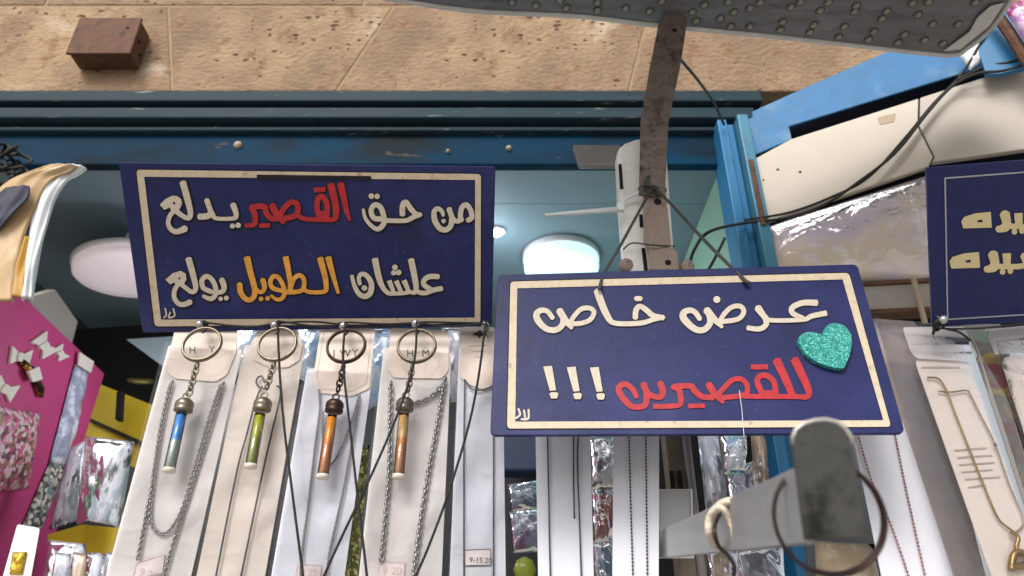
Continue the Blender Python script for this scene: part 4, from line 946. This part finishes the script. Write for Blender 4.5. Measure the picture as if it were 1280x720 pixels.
# electric cables on the right
eb = thing('electric_cable', PY(890, 290, 1.0), 'pair of black electric cables running over the cream boards', 'cable')
def cable(pts, r, par): return MB().tube(smoothpath(pts, 8), r, 8).build('cable_strand', m_cord, par, True)
cable([PY(862, 330, 1.12), PY(868, 312, 1.1), PY(886, 290, 1.06), FP.px(930, 279, .06), FP.px(985, 272, .055), FP.px(1030, 256, .05), FP.px(1075, 226, .05), FP.px(1120, 190, .05), FP.px(1160, 140, .05), FP.px(1190, 108, .05), FP.px(1222, 92, .06), FP.px(1256, 88, .07), FP.px(1300, 74, .07)], .0028, eb)
cable([FP.px(930, 275, .052), FP.px(985, 266, .05), FP.px(1040, 246, .048), FP.px(1085, 222, .048), FP.px(1128, 176, .048), FP.px(1166, 130, .048), FP.px(1200, 95, .05), FP.px(1222, 60, .06), FP.px(1232, 42, .065), FP.px(1240, 20, .07), FP.px(1262, -10, .07)], .0024, eb)
cable([FP.px(1196, 100, .05), FP.px(1230, 84, .055), FP.px(1262, 78, .06), FP.px(1300, 66, .06)], .0028, eb)
tag(MB().tube(smoothpath([PY(850, 74, .935), PY(872, 100, 1.0), PY(892, 128, 1.1), PY(905, 156, 1.15)]), .0028, 8).build('wire', m_gcord, None, True), 'stiff grey wire from the rusty strap to the blue jamb', 'wire')
tag(MB().tube(smoothpath([PY(884, 340, .9), PY(894, 322, .92), PY(906, 298, .98)]), .0022, 7).build('wire', m_cord, None, True), 'short black wire behind the heart sign cord', 'wire')

# ================================================================== FOREGROUND HOOK
hk = thing('display_hook', PD(830, 690, .78), 'grey metal display hook with rounded end plate in the foreground', 'hook')
A0 = PD(828, 662, .78); A1 = PD(828, 697, .78); N0 = PD(996, 582, .30); N1 = PD(1008, 680, .30)
tv = Vector((.004, .001, 0))
MB().add([A0, A1, N1, N0, A0 + tv, A1 + tv, N1 + tv, N0 + tv], [[0,1,2,3],[7,6,5,4],[0,3,7,4],[1,5,6,2],[0,4,5,1],[3,2,6,7]]).build('bar', m_hookgrey, hk, bevel=.0008)
KP = Plane(PD(1008, 674, .288), PD(1085, 671, .288), PD(992, 545, .300))
arc = [(1008, 675), (992, 556), (992, 545), (996, 536), (1005, 530), (1018, 526), (1032, 525), (1045, 528), (1055, 535), (1062, 545), (1065, 556), (1085, 672)]
MB().slab([KP.px(x, y) for x, y in arc], KP.n, .0035).build('end_plate', m_hookdark, hk, bevel=.0005)
MB().tube([KP.px(x, y, -.0015) for x, y in arc[1:-1]], .0012, 7).build('plate_rim', m_hookrim, hk, True)
rc = PD(1037, 647, .315)
e1 = Vector((1, 0, 0)); e2 = (UP*.96 + FW*.25).normalized()
rr = MB(); rad = .0232; n = 56; rw_ = .0009
rr.tube([rc + e1*(rad*1.02*math.cos(2*math.pi*i/n*1.0)) + e2*(rad*math.sin(2*math.pi*i/n)) for i in range(n)], rw_, 8, True)
rr.tube([rc + FW*.0016 + e1*(rad*1.0*math.cos(-1.9 + 5.4*i/n)) + e2*(rad*.985*math.sin(-1.9 + 5.4*i/n)) for i in range(n)], rw_, 8)
tag(rr.build('split_ring', m_copper, None, True), 'large dull copper split ring around the foreground hook', 'ring')
rt = MB(); wc = PD(906, 662, .45)
rt.tube(smoothpath([PD(x, y, d) for x, y, d in ((928, 626, .43), (905, 628, .44), (888, 645, .45), (886, 665, .45), (892, 680, .46), (900, 684, .47))], 6), .0024, 8)
rt.tube(smoothpath([PD(x, y, d) for x, y, d in ((890, 642, .45), (902, 634, .44), (912, 648, .44), (918, 668, .44), (916, 682, .45))], 6), .0022, 8)
tag(rt.build('twine_loop', M('cream_twine', (226, 214, 194), .7, 0, .12, 120, .4, 400), None, True), 'cream twine loop around the foreground hook bar', 'twine')
tag(MB().tube(smoothpath([PD(x, y, d) for x, y, d in ((900, 640, .47), (893, 660, .44), (898, 682, .44), (910, 694, .45), (918, 710, .46), (914, 735, .47))], 6), .0013, 7).build('wire_hook', m_copper, None, True), 'thin brown wire dangling from the twine loop', 'wire')
# steel post carrying the hook, and its bracket
pp = thing('steel_post', PY(855, 790, .86), 'grey steel post behind the foreground hook', 'post')
xa = PY(838, 620, .86).x; xb = PY(872, 620, .86).x; zl = PY(850, 800, .86).z; zh = PY(850, 515, .86).z
MB().box((xa, .86, zl), (xb, .885, zh)).build('tube', M('brownish_steel', (128, 116, 104), .5, .4, .15, 20, .1, 60), pp, bevel=.003)
MB().tube([Vector((xb - .006, .858, zl)), Vector((xb - .006, .858, zh))], .005, 10).build('weld_edge', m_plate, pp, True)
for x_ in (838, 848): MB().box((PY(x_, 600, .855).x, .855, PY(850, 610, .855).z), (PY(x_ + 5, 600, .855).x, .858, PY(850, 588, .855).z)).build('slot', m_dark, pp)
bq = [(820, 612), (864, 612), (866, 697), (822, 697)]
MB().slab([PY(x, y, .82) for x, y in bq], FN, .004).build('bracket_plate', m_hookgrey, pp, bevel=.001)
MB().tube([PY(x, y, .818) for x, y in bq], .0015, 6, True).build('bracket_rim', m_steelrim, pp)

# ================================================================== LEFT SIDE: wrapped goods, pink board, shelves
wg = thing('wrapped_fabric', PY(40, 380, 1.02), 'golden wrapped fabric pack with white film edge at top left', 'fabric pack')
def sheet_between(L_, Rr, mat, name, par, th=.004, bulge=.0):
    L_ = smoothpath(L_, 5); Rr = smoothpath(Rr, 5); n = len(L_); m_ = 22; v = []; f = []
    for i in range(n):
        for j in range(m_+1):
            t = j/m_; p = L_[i].lerp(Rr[i], t); v.append(p + FN*(bulge*math.sin(math.pi*t) + .0010*math.sin(j*.8 + i*.12 + math.sin(i*.3)) + .0010*math.sin(i*.5 + j*.4)))
    O = len(v); v += [p - FN*th for p in v]; W = m_+1
    for i in range(n-1):
        for j in range(m_):
            a = i*W+j; f += [[a, a+1, a+W+1, a+W], [O+a, O+a+W, O+a+W+1, O+a+1]]
    rim = list(range(W)) + [i*W+m_ for i in range(1, n)] + [(n-1)*W + j for j in range(m_-1, -1, -1)] + [i*W for i in range(n-2, 0, -1)]
    for q in range(len(rim)): a, b = rim[q], rim[(q+1) % len(rim)]; f.append([a, O+a, O+b, b])
    return obj(name, v, f, mat, par, True)
rows = [(207, 60, 106), (214, 40, 98), (224, 14, 78), (245, -10, 64), (280, -40, 52), (320, -50, 42), (350, -60, 36), (376, -60, 34)]
def col(fr_, Y): return [PY(l + (r - l)*fr_, y, Y) for y, l, r in rows]
sheet_between(col(.0, .985), col(.80, .99), m_gold, 'golden_wrap', wg, .006, .006)
edgeL = [(206, 84), (213, 72), (224, 58), (250, 46), (285, 38), (320, 33), (350, 30), (374, 26)]
edgeR = [(209, 107), (217, 96), (226, 82), (250, 66), (285, 56), (320, 48), (350, 42), (373, 40)]
sheet_between([PY(x, y, .998) for y, x in edgeL], [PY(x, y, .998) for y, x in edgeR], m_paper, 'film_edge', wg, .006, .006)
sheet_between([PY(x, y, .994) for y, x in ((300, 18), (325, 8), (350, -5), (370, -20))], [PY(x, y, .994) for y, x in ((296, 38), (325, 34), (350, 30), (372, 30))], m_mustard, 'mustard_lining', wg, .004, .004)
sheet_between([PY(x, y, .972) for y, x in ((236, 6), (250, -8), (270, -22), (290, -32))], [PY(x, y, .972) for y, x in ((232, 36), (246, 34), (264, 18), (286, -2))], m_navycloth, 'slate_label', wg, .004, .004)
mb = MB(); rnd = random.Random(4)
for k in range(16):
    x, y = rnd.uniform(-14, 34), rnd.uniform(184, 228)
    mb.tube(smoothpath([PY(x + rnd.uniform(-18, 18), y + rnd.uniform(-12, 12), 1.05 + rnd.uniform(-.03, .03)) for _ in range(4)], 6), .0032, 7)
tag(mb.build('cable_bundle', m_cord, None, True), 'tangled black cable bundle under the lintel at far left', 'cable bundle')
# pink display board inside the left of the shop
q1 = PZ(130, 467, 2.25); q2 = PZ(30, 375, 2.25); BP = Plane(q2, q1, q1 + Vector((0, 0, -1)))
def bq_(pts, off=0): return [BP.px(x, y, off) for x, y in pts]
pb = MB().slab(bq_([(-40, 318), (42, 382), (131, 467), (92, 596), (30, 800), (-160, 800)]), BP.n, .012).build('pink_board', m_pink, bevel=.002)
tag(pb, 'magenta display board with clips and packets at the left', 'display board')
gb = MB().slab(bq_([(36, 372), (70, 362), (98, 402), (90, 432), (42, 384)], -.004), BP.n, .02).build('wood_trim', M('grey_beige_trim', (150, 142, 134), .6, 0, .1, 20), bevel=.002)
tag(gb, 'grey beige trim board above the magenta display board', 'trim board')
def bow(cx, cy, s, ang, label):
    p = BP.px(cx, cy, .006); mb = MB(); ca, sa = math.cos(ang), math.sin(ang)
    def q(u, v, o=.006): return BP.px(cx + (u*ca - v*sa)*s, cy + (u*sa + v*ca)*s, o)
    mb.slab(rounded([q(-1, -.9), q(-.15, -.25), q(.15, -.25), q(1, -.9), q(.9, .9), q(.15, .3), q(-.15, .3), q(-.9, .9)], .003), BP.n, .005)
    mb.slab(rounded([q(-.22, -.4, .010), q(.22, -.4, .010), q(.22, .45, .010), q(-.22, .45, .010)], .003), BP.n, .009)
    tag(mb.build('hair_bow', m_ivory, None, False, .001), label, 'hair bow', 'ivory bows on the magenta board')
bow(57, 432, 14, 1.0, 'ivory hair bow highest on the magenta board'); bow(77, 441, 9, 1.1, 'small ivory hair bow right of the highest one')
bow(27, 446, 13, .2, 'ivory hair bow just above the gold and black clip'); bow(8, 486, 14, .5, 'ivory hair bow nearest the left edge')
ck = thing('hair_clip', BP.px(45, 470, .004), 'gold and black hair clip with white gem on magenta board', 'hair clip')
MB().tube([BP.px(x, y, .008) for x, y in ((28, 452), (38, 462), (44, 472), (50, 486), (52, 496))], [.006, .009, .006, .009, .005], 8).build('clip_body', M('black_gold_enamel', (40, 28, 16), .3, .4, .3, 60, 0, 50, ((200, 150, 40), 90, .52, .6)), ck, True)
MB().slab(rounded(bq_([(36, 464), (50, 458), (54, 474), (42, 478)], .018), .003), BP.n, .006).build('gem', m_ivory, ck, bevel=.001)
m_conf = M('bead_packet_print', (196, 140, 160), .35, 0, .3, 80, .3, 120, vor=([(214, 120, 160), (60, 40, 50), (230, 210, 214), (120, 110, 60), (190, 60, 110), (226, 190, 200)], 120), coat=.6)
tag(puff('bead_packet', bq_([(-12, 505), (52, 518), (36, 610), (-30, 618)], .004), .010, m_conf, None, 12, 12, .4, 2), 'packet of mixed pink and dark beads on the magenta board', 'packet')
m_long = M('long_bag_goods', (160, 164, 190), .35, 0, .25, 50, .4, 70, [((220, 224, 236), 40, .5, .6)], coat=.6)
m_blackwhite = M('black_white_trinkets', (150, 150, 150), .35, 0, .3, 80, .3, 120, vor=([(24, 22, 26), (220, 216, 210), (120, 130, 140), (60, 50, 46), (190, 180, 160)], 130), coat=.6)
lb = thing('hanging_pouch', BP.px(50, 690, .01), 'long clear pouch of trinkets hanging down the magenta board', 'pouch')
puff('pouch_upper', bq_([(94, 455), (112, 462), (84, 580), (62, 578)], .004), .012, m_long, lb, 6, 14, .4, 6)
puff('pouch_lower', bq_([(62, 578), (84, 580), (40, 690), (14, 690)], .004), .012, m_blackwhite, lb, 8, 14, .4, 8)
MB().slab(rounded(bq_([(100, 440), (118, 452), (114, 466), (98, 456)], .012), .003), BP.n, .003).build('pouch_tag', m_ivory, lb)
# yellow shelving deep in the shop
yt = thing('yellow_shelf', PY(140, 700, 1.75), 'yellow painted shelf unit deep inside the shop at left', 'shelf')
MB().slab([PY(x, y, 1.78) for x, y in ((120, 478), (215, 516), (215, 600), (100, 560))], FN, .02).build('shelf_panel', m_yellow, yt)
MB().slab([PY(x, y, 1.765) for x, y in ((112, 522), (215, 568), (215, 574), (112, 527))], FN, .01).build('gap_line', m_yline, yt)
MB().slab([PY(x, y, 1.60) for x, y in ((60, 668), (128, 648), (162, 640), (162, 700), (60, 680))], FN, .03).build('shelf_panel', m_yellow, yt)
MB().slab([PY(x, y, 1.72) for x, y in ((146, 490), (152, 488), (150, 524), (144, 524))], FN, .02).build('shelf_upright', m_dark, yt)
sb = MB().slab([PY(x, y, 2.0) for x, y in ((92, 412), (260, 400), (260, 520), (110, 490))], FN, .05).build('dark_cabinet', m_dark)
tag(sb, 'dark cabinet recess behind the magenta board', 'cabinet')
tag(MB().lathe([(.030, -.006), (.036, 0), (.030, .006)], PY(176, 476, 1.9), Vector((.1, -.5, 1)), 24).build('dish', M('dull_brass', (160, 140, 90), .4, .6, .2, 40), None, True), 'small brassy dish in the dark cabinet', 'dish')
tag(MB().slab([PY(x, y, 1.55) for x, y in ((158, 424), (222, 420), (222, 470), (196, 452))], FN, .01).build('ceiling_panel', m_ceil), 'pale grey panel corner left of the first card', 'panel')
# packets standing / hanging inside
m_clear1 = M('clear_pack_green', (176, 196, 206), .35, 0, .25, 40, .3, 60, [((232, 238, 244), 46, .46, .54), ((28, 96, 60), 26, .54, .60), ((44, 52, 64), 60, .56, .62)], coat=.5, stretch=(1, 1, .3))
m_clear2 = M('clear_pack_white', (206, 214, 226), .35, 0, .2, 40, .3, 60, [((242, 246, 250), 46, .48, .56), ((96, 106, 118), 56, .55, .62)], coat=.5, stretch=(1, 1, .3))
m_blueglint = M('ice_blue_wrap', (150, 200, 232), .22, 0, .3, 12, .3, 34, [((232, 244, 250), 18, .5, .6), ((30, 80, 130), 11, .6, .68)], coat=.9)
m_teal = M('teal_violet_wrap', (70, 96, 116), .3, 0, .35, 14, .3, 40, [((120, 160, 180), 20, .54, .62), ((70, 40, 80), 10, .56, .64)], coat=.8)
m_redbag = M('dark_red_wrap', (96, 26, 28), .3, 0, .4, 18, .6, 50, [((170, 90, 70), 40, .60, .66)], coat=.8)
m_silver = M('silver_foil', (170, 174, 180), .25, .5, .35, 26, .3, 50, [((30, 34, 40), 20, .55, .62)], coat=.8)
m_beige = M('beige_wrap', (206, 184, 150), .4, 0, .2, 20, .5, 40, [((236, 226, 210), 24, .52, .62)], coat=.6)
m_olive = M('lime_ball', (150, 160, 40), .3, 0, .2, 60, coat=.6)
def pack(name, quad, Y, mat, label, cat='packet', th=.02, seed=1, film_=True):
    c = [PY(x, y, Y) for x, y in quad]; t = thing(name, (c[2]+c[3])/2, label, cat, 'packets inside the shop')
    puff('contents', c, th, mat, t, 10, 12, .22, seed)
    if film_: puff('wrapper', [p + FN*.002 for p in c], th*1.2, m_cello, t, 16, 18, .2, seed + 50)
    return t
pack('clear_packet', [(108, 545), (168, 552), (150, 660), (96, 655)], 1.45, m_clear1, 'clear packet with green contents left of the first card', seed=2)
pack('clear_packet', [(90, 560), (112, 548), (100, 650), (62, 662)], 1.5, m_clear2, 'whitish clear packet beside the magenta board corner', seed=3)
pack('clear_packet', [(62, 675), (108, 680), (104, 800), (46, 800)], 1.30, m_clear2, 'pale packet low beside the magenta board', seed=4)
for k_, (xa_, xb_) in enumerate(((64, 84), (86, 104), (108, 124), (128, 146))):
    pack('clear_packet', [(xa_ + 6, 690), (xb_ + 6, 692), (xb_ - 8, 800), (xa_ - 8, 800)], 1.22 + .01*k_, (m_clear2, m_beige, m_clear2, m_clear1)[k_], ('white narrow packet beside the gold stud card, first of the low row', 'beige narrow packet in the low row below the yellow shelf', 'white narrow packet in the low row, right of the beige one', 'greenish narrow packet in the low row nearest the first card')[k_], seed=30 + k_, th=.008)
pack('clear_packet', [(108, 690), (150, 695), (140, 800), (98, 800)], 1.35, m_teal, 'greyish packet below the yellow shelf', seed=14)
tc_ = thing('earring_card', BP.px(30, 715, .02), 'white earring card with gold studs near the bottom left corner', 'card')
MB().slab(rounded([PY(x, y, 1.15) for x, y in ((22, 655), (50, 660), (30, 770), (-10, 770))], .004), FN, .001).build('card_sheet', m_card, tc_)
puff('gold_studs', [PY(x, y, 1.148) for x, y in ((16, 690), (34, 690), (28, 718), (12, 718))], .006, M('gold_studs', (206, 170, 60), .3, .5, .3, 120, .4, 150), tc_, 8, 8, .6, 5)
pack('foil_packet', [(284, 404), (330, 406), (318, 470), (286, 462)], .84, m_blueglint, 'ice blue wrapper behind the first two card headers', th=.006, seed=5)
pack('foil_packet', [(372, 408), (408, 410), (388, 480), (366, 470)], .85, m_blueglint, 'ice blue wrapper between the green and amber vials', th=.006, seed=6)
pack('foil_packet', [(452, 408), (500, 412), (482, 500), (446, 520)], .85, m_blueglint, 'ice blue wrapper between the amber and honey vials', th=.006, seed=7)
pack('foil_packet', [(552, 408), (584, 410), (578, 500), (552, 506)], .85, m_clear2, 'white wrapper left of the price-stickered card', th=.006, seed=8)
sg = glitter_material('gold_sequins', (120, 118, 36), (240, 236, 150), 320)
tag(puff('sequin_band', [PY(450, 560, .79), PY(462, 556, .79), PY(440, 800, .79), PY(418, 800, .79)], .004, sg, None, 4, 30, .5, 3), 'gold green sequin band between two white cards', 'sequin band')
m_dkblue = M('dark_blue_crate', (24, 44, 76), .5, 0, .25, 8)
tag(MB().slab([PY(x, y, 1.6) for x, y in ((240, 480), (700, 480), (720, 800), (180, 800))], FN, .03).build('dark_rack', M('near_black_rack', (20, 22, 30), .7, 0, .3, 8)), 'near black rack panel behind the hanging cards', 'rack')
tag(MB().slab([PY(x, y, 1.45) for x, y in ((624, 500), (680, 500), (680, 588), (626, 588))], FN, .06).build('blue_crate', m_dkblue, None, False, .004), 'dark blue box high on the rack under the heart sign', 'box')
pack('wrapped_packet', [(634, 606), (676, 600), (678, 640), (638, 640)], 1.3, m_teal, 'dim teal packet in the gap under the heart sign', seed=9)
pack('wrapped_packet', [(636, 640), (680, 636), (682, 690), (640, 692)], 1.25, M('violet_teal_wrap', (110, 120, 140), .3, 0, .3, 14, .5, 40, [((140, 180, 190), 20, .54, .62), ((90, 40, 90), 8, .54, .6)], coat=.8), 'violet and teal packet in the gap under the heart sign', seed=10)
bl = MB().lathe([(.004, -.018), (.013, -.013), (.018, 0), (.013, .013), (.004, .018)], PY(656, 712, 1.2), Vector((0, 0, 1)), 20).build('lime_ball', m_olive, None, True)
tag(bl, 'shiny lime ball at the bottom edge between two cards', 'ball')
pack('foil_packet', [(736, 545), (772, 545), (772, 612), (738, 612)], 1.1, m_silver, 'crumpled silver packet between the two strip cards', seed=11)
pack('wrapped_packet', [(738, 606), (774, 606), (774, 680), (740, 680)], 1.12, m_redbag, 'dark red packet between the two strip cards', seed=12)
pack('wrapped_packet', [(740, 676), (774, 676), (776, 790), (742, 790)], 1.12, m_teal, 'teal grey packet low between the two strip cards', seed=13)
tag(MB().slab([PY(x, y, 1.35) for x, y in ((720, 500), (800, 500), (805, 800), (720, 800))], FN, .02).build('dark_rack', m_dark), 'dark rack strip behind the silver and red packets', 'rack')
pack('clear_packet', [(872, 545), (902, 540), (908, 640), (884, 650)], 1.05, m_clear2, 'white clear packet right of the steel post', seed=15)
pack('foil_packet', [(896, 535), (934, 535), (930, 592), (904, 594)], 1.0, m_blueglint, 'ice blue foil packet above the hook bar', seed=16)
pack('clear_packet', [(906, 590), (944, 575), (954, 650), (910, 650)], 1.08, m_clear2, 'pale packet just above the hook bar', seed=17)
pack('wrapped_packet', [(938, 540), (954, 540), (962, 640), (946, 640)], 1.08, m_beige, 'narrow beige packet left of the blue jamb', seed=18)
pack('wrapped_packet', [(882, 688), (922, 684), (922, 790), (882, 790)], .95, m_beige, 'beige packet under the hook bar', seed=19)
pack('foil_packet', [(918, 688), (978, 680), (984, 790), (920, 790)], .98, m_silver, 'silver and beige packet under the hook bar', seed=20)
pack('wrapped_packet', [(1018, 676), (1092, 680), (1112, 790), (1024, 790)], .9, m_beige, 'pale beige packet seen through the copper ring', seed=21, film_=False)
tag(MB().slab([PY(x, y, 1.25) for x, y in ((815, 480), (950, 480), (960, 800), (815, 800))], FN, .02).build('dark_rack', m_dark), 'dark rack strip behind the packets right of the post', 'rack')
tag(MB().slab([PY(x, y, .95) for x, y in ((1010, 470), (1100, 470), (1180, 800), (1010, 800))], FN, .01).build('grey_panel', M('grey_panel_paint', (120, 124, 132), .6, 0, .1, 8)), 'grey panel behind the rose beaded card', 'panel')
